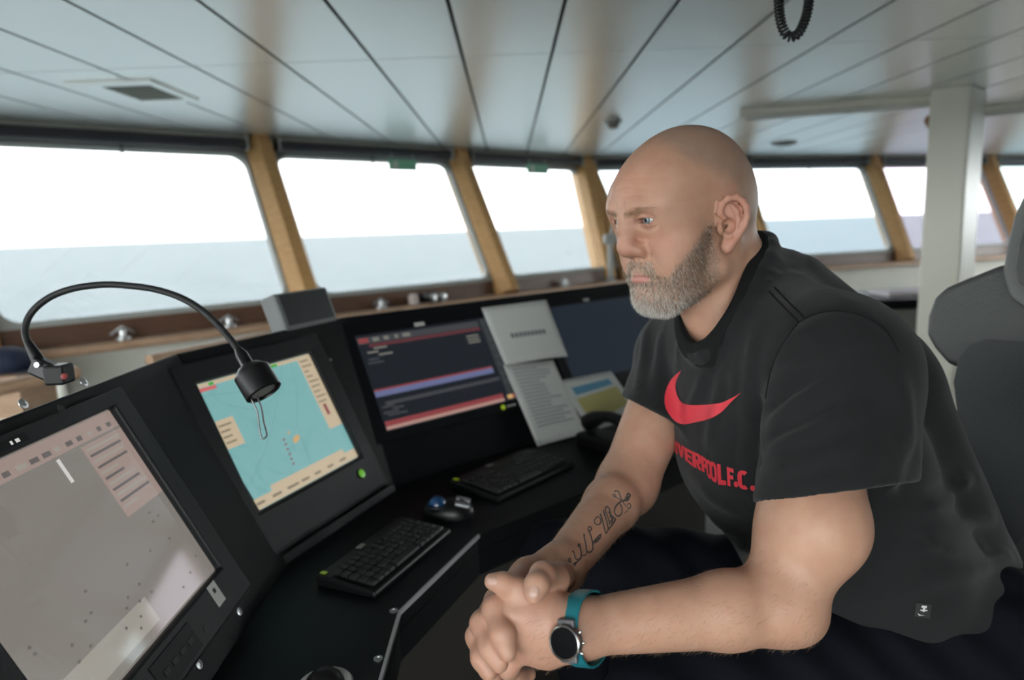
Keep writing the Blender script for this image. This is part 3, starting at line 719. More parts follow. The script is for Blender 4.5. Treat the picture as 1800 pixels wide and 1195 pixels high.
# small black display on top of the console
p = isect(FE, FR, Z_P, .05); d = FE.d; bk = -FE.nh
e = empty('display_unit', p)
u_ = nrm(V(0, 0, 1) + bk * .35)
cpt = FE.at(Z_P) - FE.nh * .018 + FE.d * .415 + V(0, 0, -.010)
MB().box(cpt + u_ * .045, (.20, .05, .095), (d, np.cross(u_, d), u_)).build('case', mat('display_grey', (.16, .17, .17), rough=.5), e, bevel=.008)
fn = np.cross(d, u_); fn = fn if fn @ FE.nh > 0 else -fn
MB().box(cpt + u_ * .048 + fn * .0255, (.175, .003, .078), (d, fn, u_)).build('screen', mat('display_black', (.012, .014, .016), rough=.4), e, bevel=.001)
MB().box(cpt + V(0, 0, -.012), (.12, .03, .03), (d, np.cross(V(0, 0, 1), d), V(0, 0, 1))).build('foot', M_grey, e)
tag(e, 'small black display unit standing on the console top below the post', 'display')

# gooseneck lamp clamped to the near left monitor
lb = FL.p(*FL.pix(100, 672), 0); e = empty('gooseneck_lamp', lb)
D = 1.03
MB().box(W(104, 657, D), (.032, .03, .030), (FL.d, FL.nh, V(0, 0, 1))).build('clamp', M_plast, e, bevel=.004)
MB().box(W(82, 650, D), (.040, .028, .024), (nrm(_rt - _up * .45), np.cross(nrm(_rt - _up * .45), -_fw), -_fw)).build('bracket', M_plast, e, bevel=.004)
MB().lathe([(.0045, 0), (.0045, .010), (.0, .011)], W(113, 661, D - .012), nrm(_rt * .6 - _fw), 12).build('red_switch', mat('switch_red', (.30, .03, .03), rough=.4), e, smooth='auto')
pth = [(75, 648), (60, 622), (48, 600), (44, 580), (50, 558), (66, 538), (92, 520), (125, 508), (160, 502), (195, 500), (235, 503), (270, 508), (305, 518), (335, 532), (362, 551), (385, 573), (405, 596), (420, 617)]
# resample smoothly
P_ = [W(x_, y_, D + .03 * math.sin(math.pi * i / (len(pth) - 1))) for i, (x_, y_) in enumerate(pth)]
def catmull(P, k=5):
    out = []
    for i in range(len(P) - 1):
        p0, p1, p2, p3 = P[max(i - 1, 0)], P[i], P[i + 1], P[min(i + 2, len(P) - 1)]
        for j in range(k):
            t = j / k; out.append(.5 * (2 * p1 + (p2 - p0) * t + (2 * p0 - 5 * p1 + 4 * p2 - p3) * t * t + (3 * p1 - p0 - 3 * p2 + p3) * t ** 3))
    out.append(P[-1]); return out
MB().tube(catmull(P_), .0052, 12).build('flexible_arm', M_rub, e, smooth='auto')
MB().tube([W(48, 600, D), W(62, 624, D), W(76, 650, D)], [.0056, .0085, .010], 12).build('arm_socket', M_plast, e, smooth='auto')
MB().lathe([(.004, 0), (.004, .006), (0, .006)], W(69, 641, D - .012), -_fw, 10).build('steel_pin', M_steel, e)
h0, h1 = W(418, 613, D), W(464, 690, D - .015); ax = nrm(h1 - h0)
MB().lathe([(.0055, 0), (.0095, .012), (.0095, .030), (.011, .032)], h0, ax, 16).build('neck', M_plast, e, smooth='auto')
MB().lathe([(.011, .030), (.017, .033), (.027, .043), (.0275, .046), (.0275, .080), (.025, .082), (.024, .079), (0, .077)], h0, ax, 24).build('lamp_head', M_plast, e, smooth='auto')
MB().lathe([(.0, .0785), (.023, .0785), (.0, .0787)], h0, ax, 24).build('lens', mat('lamp_lens', (.35, .35, .33), rough=.2), e)
hb = h0 + ax * .078
loop_path = [W(441, 700, D - .02), W(452, 723, D - .02), W(455, 745, D - .02), W(460, 770, D - .02), W(469, 764, D - .02), W(463, 738, D - .02), W(460, 718, D - .02), W(452, 696, D - .02)]
MB().tube(catmull(loop_path, 4), .0013, 8).build('thin_loop', mat('dark_loop', (.16, .16, .16), rough=.35, metal=.8), e, smooth='auto')  # thin bent tube hung under the lamp head
tag(e, 'black gooseneck lamp arching over from the near left monitor', 'lamp')

# keyboards
def keyboard(c0, c1, c2, c3, label, m_key):
    """corners on the worktop: front-left, back-left... along its long side c0->c1, width c0->c3"""
    ex = nrm(c1 - c0); L = np.linalg.norm(c1 - c0); ey = nrm((c3 - c0) - ex * ((c3 - c0) @ ex)); Wd = abs((c3 - c0) @ ey)
    e = empty('keyboard', (c0 + c1 + c3 + c2) / 4)
    z = V(0, 0, 1)
    MB().hexa([c0 , c1, c1 + ey * Wd, c0 + ey * Wd, c0 + z * .022, c1 + z * .022, c1 + ey * Wd + z * .012, c0 + ey * Wd + z * .012]).build('case', M_plast, e, bevel=.004)
    n = nrm(z + ey * (.010 / Wd)); 
    rows, cols = 5, 14; ku = (L * .92) / cols; kv = (Wd * .72) / rows; me = None
    for r_ in range(rows):
        cc = 0
        while cc < cols:
            wd = 1
            if r_ == rows - 1 and cc == 4: wd = 5
            base = c0 + ex * (L * .04 + ku * (cc + wd / 2)) + ey * (Wd * .20 + kv * (r_ + .5)) + z * (.022 - .010 * (.20 + .72 * (r_ + .5) / rows) + .003)
            if me is None or wd > 1:
                mb = MB(); h_ = .005; s_ = .44
                lo = [V(-s_ * ku * wd, -s_ * kv, 0), V(s_ * ku * wd, -s_ * kv, 0), V(s_ * ku * wd, s_ * kv, 0), V(-s_ * ku * wd, s_ * kv, 0)]
                hi = [q * V(1 - .2 / wd, .78, 1) + V(0, 0, h_) for q in lo]
                mb.hexa(lo + hi); ko = mb.build('key', m_key, None); kme = ko.data
                if wd == 1: me = kme
            else:
                ko = bpy.data.objects.new('key', me); COL.objects.link(ko)
            ey2 = np.cross(n, ex)
            ko.matrix_world = Matrix(((ex[0], ey2[0], n[0], base[0]), (ex[1], ey2[1], n[1], base[1]), (ex[2], ey2[2], n[2], base[2]), (0, 0, 0, 1)))
            ko.parent = e; ko.matrix_parent_inverse = e.matrix_world.inverted()
            cc += wd
    for (u0, w_, mm, nm) in ((.45, .07, mat('label_pale', (.30, .30, .26), rough=.6), 'label_plate'), (.04, .03, emis('indicator_green', (110, 130, 20), .6), 'indicator_light')):
        q = c0 + ex * L * u0 + ey * Wd * .08 + z * .0222
        MB().box(q + z * .0005, (L * w_, Wd * .09, .001), (ex, ey, z)).build(nm, mm, e)
    tag(e, label, 'keyboard', 'black keyboards on the worktop'); return e
M_key = mat('key_black', (.018, .019, .020), rough=.45)
k0, k1, k2, k3 = [onz(x_, y_, Z_D) for x_, y_ in ((556, 1030), (702, 923), (792, 938), (650, 1062))]
keyboard(k0, k1, k2, k3, 'black keyboard on the worktop in front of the chart monitor', M_key)
k0, k1, k2, k3 = [onz(x_, y_, Z_D) for x_, y_ in ((790, 858), (925, 800), (1010, 820), (835, 905))]
keyboard(k0, k1, k2, k3, 'black keyboard on the worktop below the radar screen', M_key)
# trackball
tb = onz(788, 906, Z_D); e = empty('trackball', tb); ex = nrm(onz(830, 905, Z_D) - onz(745, 908, Z_D)); ey = np.cross(V(0, 0, 1), ex)
vs = []; fs = []; N = 24; prof = [(1.0, 0), (1.02, .010), (.92, .024), (.6, .034), (.0, .037)]
for s_, h_ in prof:
    for k in range(N):
        an = 2 * math.pi * k / N; vs.append(tb + ex * .058 * s_ * math.cos(an) + ey * (.036 + .006 * math.cos(an)) * s_ * math.sin(an) + V(0, 0, h_))
for i in range(len(prof) - 1):
    for k in range(N): m_ = (k + 1) % N; fs.append((i * N + k, i * N + m_, (i + 1) * N + m_, (i + 1) * N + k))
MB().add(vs, fs).build('body', M_plast, e, smooth=True)
pb_ = tb - ex * .022 - ey * .008 + V(0, 0, .026)
MB().lathe([(.0235, -.004), (.026, .004), (.0235, .008), (.021, .003)], pb_, (0, 0, 1), 20, loop=True).build('ball_ring', M_grey, e, smooth=True)
MB().lathe([(.02 * math.sin(math.pi * i / 10), -.02 * math.cos(math.pi * i / 10)) for i in range(11)], pb_ + V(0, 0, .004), (0, 0, 1), 20).build('ball', mat('ball_blue', (.012, .06, .17), rough=.15, coat=.5), e, smooth=True)
for sg, nm in ((-1, 'button'), (1, 'button')):
    q = tb + ex * .034 + ey * .014 * sg + V(0, 0, .030); MB().box(q, (.034, .020, .008), (nrm(ex - V(0, 0, .25)), ey, nrm(V(0, 0, 1) + ex * .25))).build(nm, mat('button_silver', (.30, .31, .32), rough=.3, metal=.6), e, bevel=.003)
tag(e, 'black trackball with a blue ball beside the keyboard', 'trackball')
# ringed control at the lower edge
rc = onz(571, 1212, Z_D); e = empty('joystick_control', rc)
MB().lathe([(.040, 0), (.040, .006), (.037, .010), (.028, .010), (.026, .004), (.026, 0)], rc, (0, 0, 1), 32, loop=True).build('ring', mat('ring_pale', (.50, .50, .49), rough=.35), e, smooth='auto')
MB().lathe([(.027, .003), (.024, .018), (.014, .028), (0, .031)], rc, (0, 0, 1), 24).build('dome', M_plast, e, smooth=True)
tag(e, 'black domed control with a pale ring at the bottom edge of the view', 'control')

# coiled cord hanging from the ceiling
D = 1.25
loop = [W(1358, -330, D), W(1364, -200, D), W(1368, -80, D), W(1369, 0, D), W(1372, 35, D), W(1380, 58, D), W(1391, 65, D), W(1404, 58, D), W(1416, 32, D), W(1422, 0, D), W(1426, -80, D), W(1432, -200, D), W(1440, -330, D)]
loop[0][2] = loop[-1][2] = Z_CEIL - .002
cp = catmull(loop, 40)
seg = [0]
for i in range(1, len(cp)): seg.append(seg[-1] + np.linalg.norm(cp[i] - cp[i - 1]))
Ltot = seg[-1]; turns = int(Ltot / .0066); NP = turns * 9; hel = []
for i in range(NP + 1):
    s_ = Ltot * i / NP; j = min(max(np.searchsorted(seg, s_) - 1, 0), len(cp) - 2); t = (s_ - seg[j]) / max(seg[j + 1] - seg[j], 1e-9)
    p = cp[j] + (cp[j + 1] - cp[j]) * t; tg = nrm(cp[min(j + 3, len(cp) - 1)] - cp[max(j - 3, 0)]); ex = nrm(np.cross(tg, _fw)); ey = np.cross(tg, ex); an = 2 * math.pi * turns * i / NP
    hel.append(p + .0074 * (ex * math.cos(an) + ey * math.sin(an)))
o = MB().tube(hel, .0023, 5).build('coiled_cord', M_rub, None, smooth=True)
tag(o, 'black coiled cord looping down from the ceiling', 'cord')

# ------------------------------------------------------------------ solid modelling: distance fields turned into meshes
def v3(p): return np.asarray(p, np.float32)
def ln(v): return np.sqrt((v * v).sum(-1))
def smin(a, b, k):
    h = np.clip(.5 + .5 * (b - a) / k, 0, 1); return b * (1 - h) + a * h - k * h * (1 - h)
def smax(a, b, k): return -smin(-a, -b, k)
def s_ell(p, c, r):
    q = p - v3(c); r = v3(r); k0 = ln(q / r); k1 = ln(q / (r * r)); return k0 * (k0 - 1) / np.maximum(k1, 1e-6)
def s_ell_f(p, c, r, fr):      # ellipsoid in a frame given by three unit rows
    q = (p - v3(c)) @ v3(fr).T; r = v3(r); k0 = ln(q / r); k1 = ln(q / (r * r)); return k0 * (k0 - 1) / np.maximum(k1, 1e-6)
def s_cone(p, a, b, r1, r2):   # capsule with two radii
    a, b = v3(a), v3(b); ba = b - a; t = np.clip(((p - a) @ ba) / max(float(ba @ ba), 1e-9), 0, 1)
    return ln(p - a - t[:, None] * ba) - (r1 + (r2 - r1) * t)
def s_chain(p, pts, rs, k):
    d = None
    for i in range(len(pts) - 1):
        e = s_cone(p, pts[i], pts[i + 1], rs[i], rs[i + 1]); d = e if d is None else smin(d, e, k)
    return d
def s_flatcone(p, a, b, r1, r2, nrm_, flat):  # capsule squeezed along nrm_
    n_ = v3(nrm_); a = v3(a); q = p - a; q = q + np.outer(q @ n_, n_) * (1 / flat - 1)
    bb = v3(b) - a; bb = bb + n_ * float(bb @ n_) * (1 / flat - 1)
    return s_cone(q, np.zeros(3, np.float32), bb, r1, r2) * (flat if flat < 1 else 1.0)

def mesh_sdf(f, lo, hi, h, bs=8):
    lo, hi = np.asarray(lo, float), np.asarray(hi, float)
    nb = np.ceil((hi - lo) / (h * bs)).astype(int) + 1; n = nb * bs
    bi = np.stack(np.meshgrid(*[np.arange(k) for k in nb], indexing='ij'), -1).reshape(-1, 3)
    cen = (lo + (bi * bs + (bs - 1) / 2) * h).astype(np.float32)
    dc = f(cen); keep = np.abs(dc) < h * bs * 1.6
    D = np.empty(n, np.float32)
    D.reshape(nb[0], bs, nb[1], bs, nb[2], bs)[:] = np.where(dc < 0, -1, 1).reshape(nb[0], 1, nb[1], 1, nb[2], 1)
    off = np.stack(np.meshgrid(*[np.arange(bs)] * 3, indexing='ij'), -1).reshape(-1, 3)
    kb = bi[keep]
    for s in range(0, len(kb), 1500):
        idx = (kb[s:s + 1500, None, :] * bs + off[None]).reshape(-1, 3)
        val = f((lo + idx * h).astype(np.float32)); D[idx[:, 0], idx[:, 1], idx[:, 2]] = val
    S = D < 0; cnt = np.zeros(tuple(n - 1), np.int8)
    for c in np.ndindex(2, 2, 2): cnt += S[c[0]:n[0] - 1 + c[0], c[1]:n[1] - 1 + c[1], c[2]:n[2] - 1 + c[2]]
    cells = np.argwhere((cnt > 0) & (cnt < 8)); cid = np.full(tuple(n - 1), -1, np.int32); cid[cells[:, 0], cells[:, 1], cells[:, 2]] = np.arange(len(cells))
    cor = np.array(list(np.ndindex(2, 2, 2))); cv = np.stack([D[cells[:, 0] + c[0], cells[:, 1] + c[1], cells[:, 2] + c[2]] for c in cor], 1)
    acc = np.zeros((len(cells), 3)); num = np.zeros(len(cells))
    for a in range(8):
        for b_ in range(a + 1, 8):
            if np.abs(cor[a] - cor[b_]).sum() != 1: continue
            va, vb = cv[:, a], cv[:, b_]; m_ = (va < 0) != (vb < 0); t = np.where(m_, va / np.where(m_, va - vb, 1), 0)
            acc += np.where(m_[:, None], cor[a] + (cor[b_] - cor[a]) * t[:, None], 0); num += m_
    verts = lo + (cells + acc / num[:, None]) * h
    faces = []
    for ax in range(3):
        sl0 = [slice(None)] * 3; sl1 = [slice(None)] * 3; sl0[ax] = slice(0, -1); sl1[ax] = slice(1, None)
        ed = np.argwhere(S[tuple(sl0)] != S[tuple(sl1)]); o1, o2 = [(1, 2), (2, 0), (0, 1)][ax]
        ed = ed[(ed[:, o1] > 0) & (ed[:, o2] > 0) & (ed[:, o1] < n[o1] - 1) & (ed[:, o2] < n[o2] - 1)]
        q = []
        for d1, d2 in ((1, 1), (0, 1), (0, 0), (1, 0)):
            e2 = ed.copy(); e2[:, o1] -= d1; e2[:, o2] -= d2; q.append(cid[e2[:, 0], e2[:, 1], e2[:, 2]])
        q = np.stack(q, 1); neg = S[ed[:, 0], ed[:, 1], ed[:, 2]]; q[~neg] = q[~neg][:, ::-1]
        faces.append(q)
    faces = np.concatenate(faces); faces = faces[(faces >= 0).all(1)]
    return verts, faces
def grad(f, p, e=4e-4):
    g = np.stack([f((p + v3(d)).astype(np.float32)) - f((p - v3(d)).astype(np.float32)) for d in ((e, 0, 0), (0, e, 0), (0, 0, e))], 1) / (2 * e); return g
def project(f, v, it=2, maxstep=.002):
    for _ in range(it):
        d = f(v.astype(np.float32)); g = grad(f, v); s = -(d / np.maximum((g * g).sum(1), .15))[:, None] * g
        l = np.linalg.norm(s, axis=1, keepdims=True); v = v + s * np.minimum(1, maxstep / np.maximum(l, 1e-9))
    return v
def subdivide(v, f):
    e = np.sort(np.concatenate([f[:, [0, 1]], f[:, [1, 2]], f[:, [2, 3]], f[:, [3, 0]]]), 1); key = e[:, 0].astype(np.int64) * len(v) + e[:, 1]
    uk, inv = np.unique(key, return_inverse=True); a, b_ = uk // len(v), uk % len(v); mid = (v[a] + v[b_]) / 2; cen = v[f].mean(1)
    nv, nm, nf = len(v), len(mid), len(f); m_ = inv.reshape(4, nf) + nv; c = np.arange(nf) + nv + nm
    q = np.concatenate([np.stack([f[:, i], m_[i], c, m_[i - 1]], 1) for i in range(4)]); return np.concatenate([v, mid, cen]), q
def smooth_mesh(v, f, it=2, lam=.5, mask=None):
    e = np.concatenate([f[:, [0, 1]], f[:, [1, 2]], f[:, [2, 3]], f[:, [3, 0]]]); e = np.concatenate([e, e[:, ::-1]])
    deg = np.bincount(e[:, 0], minlength=len(v))[:, None]
    for _ in range(it):
        s = np.stack([np.bincount(e[:, 0], v[e[:, 1], k], len(v)) for k in range(3)], 1); t = v + lam * (s / np.maximum(deg, 1) - v)
        v = t if mask is None else np.where(mask[:, None], t, v)
    return v
def np_mesh(name, v, f, material, parent=None, attrs=None):
    me = bpy.data.meshes.new(name); me.vertices.add(len(v)); me.vertices.foreach_set('co', np.asarray(v, np.float32).ravel())
    me.loops.add(f.size); me.loops.foreach_set('vertex_index', f.astype(np.int32).ravel()); me.polygons.add(len(f))
    me.polygons.foreach_set('loop_start', np.arange(len(f), dtype=np.int32) * f.shape[1]); me.polygons.foreach_set('use_smooth', np.ones(len(f), bool))
    me.update(calc_edges=True); me.validate()
    for k, a in (attrs or {}).items():
        at = me.color_attributes.new(k, 'FLOAT_COLOR', 'POINT'); at.data.foreach_set('color', np.concatenate([a, np.ones((len(a), 1))], 1).astype(np.float32).ravel())
    o = bpy.data.objects.new(name, me); COL.objects.link(o); me.materials.append(material)
    if parent is not None: o.parent = parent; o.matrix_parent_inverse = parent.matrix_world.inverted()
    return o
def vnoise(p, sc, seed=0):      # cheap smooth pseudo noise: sum of rotated sines
    rs = np.random.RandomState(seed); out = np.zeros(len(p))
    for i in range(6):
        k = rs.normal(size=3); k = k / np.linalg.norm(k) * sc * (0.7 + .25 * i); out += np.sin(p @ k + rs.uniform(0, 6.28)) / (1 + .25 * i)
    return out / 4

# ------------------------------------------------------------------ the man
# head frame: x to his left, y forward, z up
HO = V(.243, .962, 1.396)
_hf = nrm(V(-.884, -.459, -.091)); _hl = nrm(np.cross(V(-.089, -.026, .996), _hf)); _hl = nrm(np.cross(_hf, -_hl)) if False else nrm(V(.46, -.888, .018) - _hf * (V(.46, -.888, .018) @ _hf)); _hu = np.cross(_hf, _hl)
_ep = math.radians(-3.0); _hf, _hu = _hf * math.cos(_ep) + _hu * math.sin(_ep), _hu * math.cos(_ep) - _hf * math.sin(_ep)
HR = np.stack([_hl, _hf, _hu])           # rows
HS = 1.0
def to_head(p): return ((p - v3(HO)) @ v3(HR).T) / HS
def from_head(q): return HO + HS * (np.asarray(q, float) @ HR)

# joints
SL, EL, WL = W(1478, 650, .83), W(1376, 1060, .745), W(1012, 1104, .71)
SR, ER_, WR = W(1195, 625, 1.16), W(1102, 852, 1.02), W(984, 1000, .82)
MS = (SL + SR) / 2
HIP = W(1625, 1085, 1.03)
t_u = nrm(MS - HIP); t_l = nrm((SL - SR) - t_u * ((SL - SR) @ t_u)); t_f = np.cross(t_u, t_l)   # up, left, front
if t_f @ V(-1, -.4, 0) < 0: t_f = -t_f
TF = np.stack([t_l, t_f, t_u])
NB = MS + t_u * .045 - t_f * .035        # neck base

def ear_pt(u_, v_, w_=0.0):
    """ear plane: u backwards, v up, w outwards; origin at the ear canal"""
    th = math.radians(24); du = V(math.sin(th), -math.cos(th), 0); dw = V(math.cos(th), math.sin(th), 0)
    return V(.0735, .004, -.0005) + du * u_ + V(0, 0, 1) * v_ + dw * w_
EAR_RIM = [(.006, .006), (.000, .014), (.003, .025), (.012, .031), (.022, .031), (.030, .025), (.034, .015), (.0335, .004), (.029, -.007), (.021, -.017), (.012, -.026), (.006, -.032)]
def head_sdf(q):
    q = q.copy(); _k = np.clip((.022 - q[:, 2]) / .03, 0, 1); q[:, 1] += (.0088 * _k * _k * (3 - 2 * _k) * np.clip((q[:, 1] - .02) / .04, 0, 1)).astype(q.dtype)
    x = q[:, 0]; a = q.copy(); a[:, 0] = np.sqrt(x * x + 1e-8)
    d = s_ell(q, (0, -.016, .045), (.0775, .096, .088))
    d = smin(d, s_ell(q, (0, .024, .046), (.066, .075, .057)), .03)
    d = smin(d, s_ell(q, (0, -.045, .01), (.066, .062, .066)), .03)          # occiput
    d = smin(d, s_ell(a, (.018, .036, -.018), (.046, .052, .072)), .03)      # face
    d = smin(d, s_cone(a, (.053, .000, -.058), (.020, .066, -.088), .022, .021), .028)   # jaw
    d = smin(d, s_ell(q, (0, .068, -.086), (.030, .024, .025)), .02)         # chin
    d = smin(d, s_ell(a, (.046, .052, -.006), (.024, .028, .021)), .022)     # cheekbone
    d = smin(d, s_ell(a, (.036, .055, -.038), (.028, .030, .032)), .022)     # cheek
    d = smin(d, s_chain(a, [(.006, .0885, .033), (.027, .0875, .0375), (.047, .073, .0355)], [.010, .0095, .008], .008), .014)   # brow
    d = smin(d, s_ell(q, (0, .066, -.052), (.036, .028, .028)), .018)        # muzzle
    d = smin(d, s_ell(a, (.052, .048, .040), (.016, .030, .034)), .02)      # temple
    # eye sockets
    d = smax(d, -s_ell(a, (.0300, .101, .0195), (.0180, .0175, .0110)), .013)
    # nose
    no = s_chain(q, [(0, .090, .030), (0, .098, .012), (0, .1065, -.009)], [.0080, .0092, .0120], .012)
    no = smin(no, s_ell(q, (0, .1075, -.0130), (.0145, .0120, .0118)), .008)
    no = smin(no, s_ell(a, (.0140, .0955, -.0180), (.0092, .0130, .0094)), .007)
    no = smin(no, s_cone(q, (0, .101, -.021), (0, .092, -.029), .006, .007), .008)
    d = smin(d, no, .010)
    d = smin(d, s_cone(a, (.006, .088, .031), (.010, .084, .010), .007, .009), .012)
    d = smax(d, -s_ell(a, (.0075, .0985, -.0282), (.0042, .0070, .0045)), .003)
    # naso-labial crease and cheek fold
    cr = s_chain(a, [(.0235, .093, -.016), (.031, .0915, -.036), (.036, .086, -.056)], [.002, .0022, .0015], .003)
    d = d + .0016 * np.exp(-(np.maximum(cr, 0) / .004) ** 2)
    wc = s_chain(a, [(.0185, .104, -.007), (.0250, .0955, -.0150), (.0225, .091, -.0265)], [.0005, .0005, .0005], .002)
    d = d + .0036 * np.exp(-(np.maximum(wc, 0) / .0026) ** 2)
    # lips
    ul = s_chain(a, [(0, .0948, -.0525), (.011, .0935, -.0522), (.027, .0832, -.0560)], [.0034, .0034, .0015], .004)
    ll = s_chain(a, [(0, .0930, -.0597), (.012, .0915, -.0595), (.027, .0825, -.0570)], [.0040, .0038, .0015], .004)
    d = smin(d, ul, .005); d = smin(d, ll, .005)
    ml = s_chain(a, [(0, .100, -.0558), (.013, .0975, -.0552), (.031, .0855, -.0567)], [.0004, .0004, .0004], .001)
    d = d + .0030 * np.exp(-(np.maximum(ml, 0) / .0022) ** 2)
    d = d + .0025 * np.exp(-(((q[:, 2] + .0695) / .006) ** 2 + (q[:, 0] / .018) ** 2)) * (q[:, 1] > .06)   # dip under the lip
    # eyelids around the eyeballs
    lid = s_ell(a, (.0295, .0765, .0200), (.0142, .0143, .0140))
    d = smin(d, lid, .005)
    xx = (a[:, 0] - .0290) / .0132
    zu = .0198 + .0038 * np.sqrt(np.clip(1 - xx ** 2, 0, 1)) - .0004 * xx ; zl = .0198 - .0040 * np.sqrt(np.clip(1 - xx ** 2, 0, 1)) + .0003
    op = np.maximum(np.maximum(a[:, 2] - zu, zl - a[:, 2]), np.maximum(np.abs(xx) * .0132 - .0130, .072 - a[:, 1]))
    d = smax(d, -op, .0014)
    cre = s_chain(a, [(.016, .092, .0240), (.028, .094, .0278), (.043, .084, .0235)], [.0004] * 3, .001)
    d = d + .0013 * np.exp(-(np.maximum(cre, 0) / .0020) ** 2)
    bag = s_chain(a, [(.017, .090, .0110), (.030, .091, .0075), (.043, .083, .0110)], [.0004] * 3, .001)
    d = d + .0008 * np.exp(-(np.maximum(bag, 0) / .0022) ** 2)
    # frown lines and forehead wrinkles
    fl_ = s_chain(a, [(.0085, .099, .034), (.0075, .0985, .048)], [.0004] * 2, .001); d = d + .0011 * np.exp(-(np.maximum(fl_, 0) / .0016) ** 2)
    for z0 in (.052, .062, .073):
        w_ = q[:, 2] - z0 - .004 * np.cos(x * 45) - .0012 * np.sin(x * 160 + z0 * 900); d = d + .00035 * np.exp(-(w_ / .0011) ** 2) * np.clip(1 - (x / .05) ** 2, 0, 1) * (q[:, 1] > .05)
    for i, (dy, dz) in enumerate(((-.004, .006), (-.006, 0), (-.004, -.006))):   # crow's feet
        cf = s_chain(a, [(.0470, .0735, .0195 + dz * .5), (.0550, .0645 + dy * .3, .0195 + dz * 1.7)], [.0003] * 2, .001); d = d + .0006 * np.exp(-(np.maximum(cf, 0) / .0013) ** 2)
    # ears
    m_ = (a[:, 0] > .045) & (np.abs(q[:, 1] + .01) < .07) & (np.abs(q[:, 2]) < .075)
    if m_.any():
        b_ = a[m_]; th = math.radians(24)
        plate = s_ell_f(b_, ear_pt(.016, .003, .0015), (.0185, .0285, .0062), np.stack([V(math.sin(th), -math.cos(th), 0), V(0, 0, 1), V(math.cos(th), math.sin(th), 0)]))
        rim = s_chain(b_, [ear_pt(u_, v_, .0068 + .003 * math.sin(math.pi * i / 11)) for i, (u_, v_) in enumerate(EAR_RIM)], [.0036, .0038, .0040, .0042, .0042, .0042, .0042, .0042, .0042, .0044, .0050, .0055], .003)
        anti = s_chain(b_, [ear_pt(.016, .021, .006), ear_pt(.0215, .012, .008), ear_pt(.0225, .001, .008), ear_pt(.017, -.010, .0075), ear_pt(.010, -.015, .007)], [.003, .0034, .0034, .0034, .003], .003)
        lob = s_ell_f(b_, ear_pt(.006, -.029, .005), (.0085, .010, .0048), np.stack([V(math.sin(th), -math.cos(th), 0), V(0, 0, 1), V(math.cos(th), math.sin(th), 0)]))
        tra = s_ell_f(b_, ear_pt(-.001, -.006, .005), (.0042, .0075, .0048), np.stack([V(math.sin(th), -math.cos(th), 0), V(0, 0, 1), V(math.cos(th), math.sin(th), 0)]))
        e = smin(plate, rim, .002); e = smin(e, anti, .0022); e = smin(e, lob, .006)
        con = s_ell_f(b_, ear_pt(.010, -.004, .007), (.0085, .0095, .0085), np.stack([V(math.sin(th), -math.cos(th), 0), V(0, 0, 1), V(math.cos(th), math.sin(th), 0)]))
        e = smax(e, -con, .003); e = smin(e, tra, .003)
        dm = smin(d[m_], e, .005); dm = smax(dm, -s_ell_f(b_, ear_pt(.0085, -.005, .008), (.0065, .0080, .010), np.stack([V(math.sin(th), -math.cos(th), 0), V(0, 0, 1), V(math.cos(th), math.sin(th), 0)])), .003)
        d[m_] = dm
    return d

# hands: chains of points (pixel x, pixel y, depth), radii
def CH(*p): return [W(*q) for q in p]
L_META = [([WL, W(960, 1075, .705), W(912, 1052, .705)], [.026, .022, .0135]), ([WL, W(955, 1092, .70), W(902, 1080, .697)], [.026, .022, .014]),
          ([WL, W(955, 1115, .702), W(903, 1112, .700)], [.026, .022, .0135]), ([WL, W(960, 1135, .708), W(915, 1146, .708)], [.026, .021, .0125])]
L_FING = [(CH((912, 1052, .705), (872, 1062, .735), (880, 1085, .765), (905, 1095, .775)), [.0115, .0098, .009, .008]),
          (CH((902, 1080, .697), (862, 1095, .73), (872, 1115, .765), (900, 1120, .775)), [.012, .0102, .0092, .008]),
          (CH((903, 1112, .700), (868, 1135, .73), (880, 1150, .76), (905, 1150, .77)), [.0115, .0098, .009, .008]),
          (CH((915, 1146, .708), (893, 1172, .715), (905, 1188, .735), (930, 1185, .75)), [.0108, .0092, .0085, .0075])]
L_THUMB = (CH((985, 1078, .712), (950, 1050, .710), (915, 1036, .702), (884, 1025, .700), (866, 1022, .702)), [.018, .0142, .0112, .0108, .0085])
R_META = [([WR, W(930, 1012, .80), W(893, 1040, .742)], [.024, .020, .0135]), ([WR, W(925, 1020, .82), W(872, 1055, .762)], [.024, .020, .0135]),
          ([WR, W(925, 1030, .84), W(868, 1080, .785)], [.024, .020, .013]), ([WR, W(930, 1040, .855), W(880, 1100, .82)], [.022, .019, .012])]
R_FING = [(CH((893, 1040, .742), (872, 1070, .702), (883, 1114, .680), (892, 1146, .674)), [.0128, .0122, .0108, .0092]),
          (CH((872, 1055, .762), (849, 1096, .712), (863, 1138, .689), (878, 1166, .680)), [.0125, .0116, .0104, .0090]),
          (CH((868, 1080, .785), (840, 1118, .734), (848, 1156, .708), (860, 1181, .699)), [.012, .0110, .0098, .0085]),
          (CH((880, 1100, .82), (850, 1145, .775), (858, 1175, .745), (870, 1195, .735)), [.011, .0095, .0085, .0075])]
R_THUMB = (CH((985, 1015, .775), (974, 1017, .725), (954, 1011, .694), (944, 1028, .676), (939, 1043, .670)), [.018, .0158, .0132, .0122, .0100])
def hand_sdf(p, meta, fing, thumb):
    d = None
    for pts, rs in meta:
        e = s_chain(p, pts, rs, .010); d = e if d is None else smin(d, e, .012)
    for pts, rs in fing:
        e = s_chain(p, pts, rs, .012); d = smin(d, e, .0040)
    d = smin(d, s_chain(p, *thumb, .005), .008)
    return d
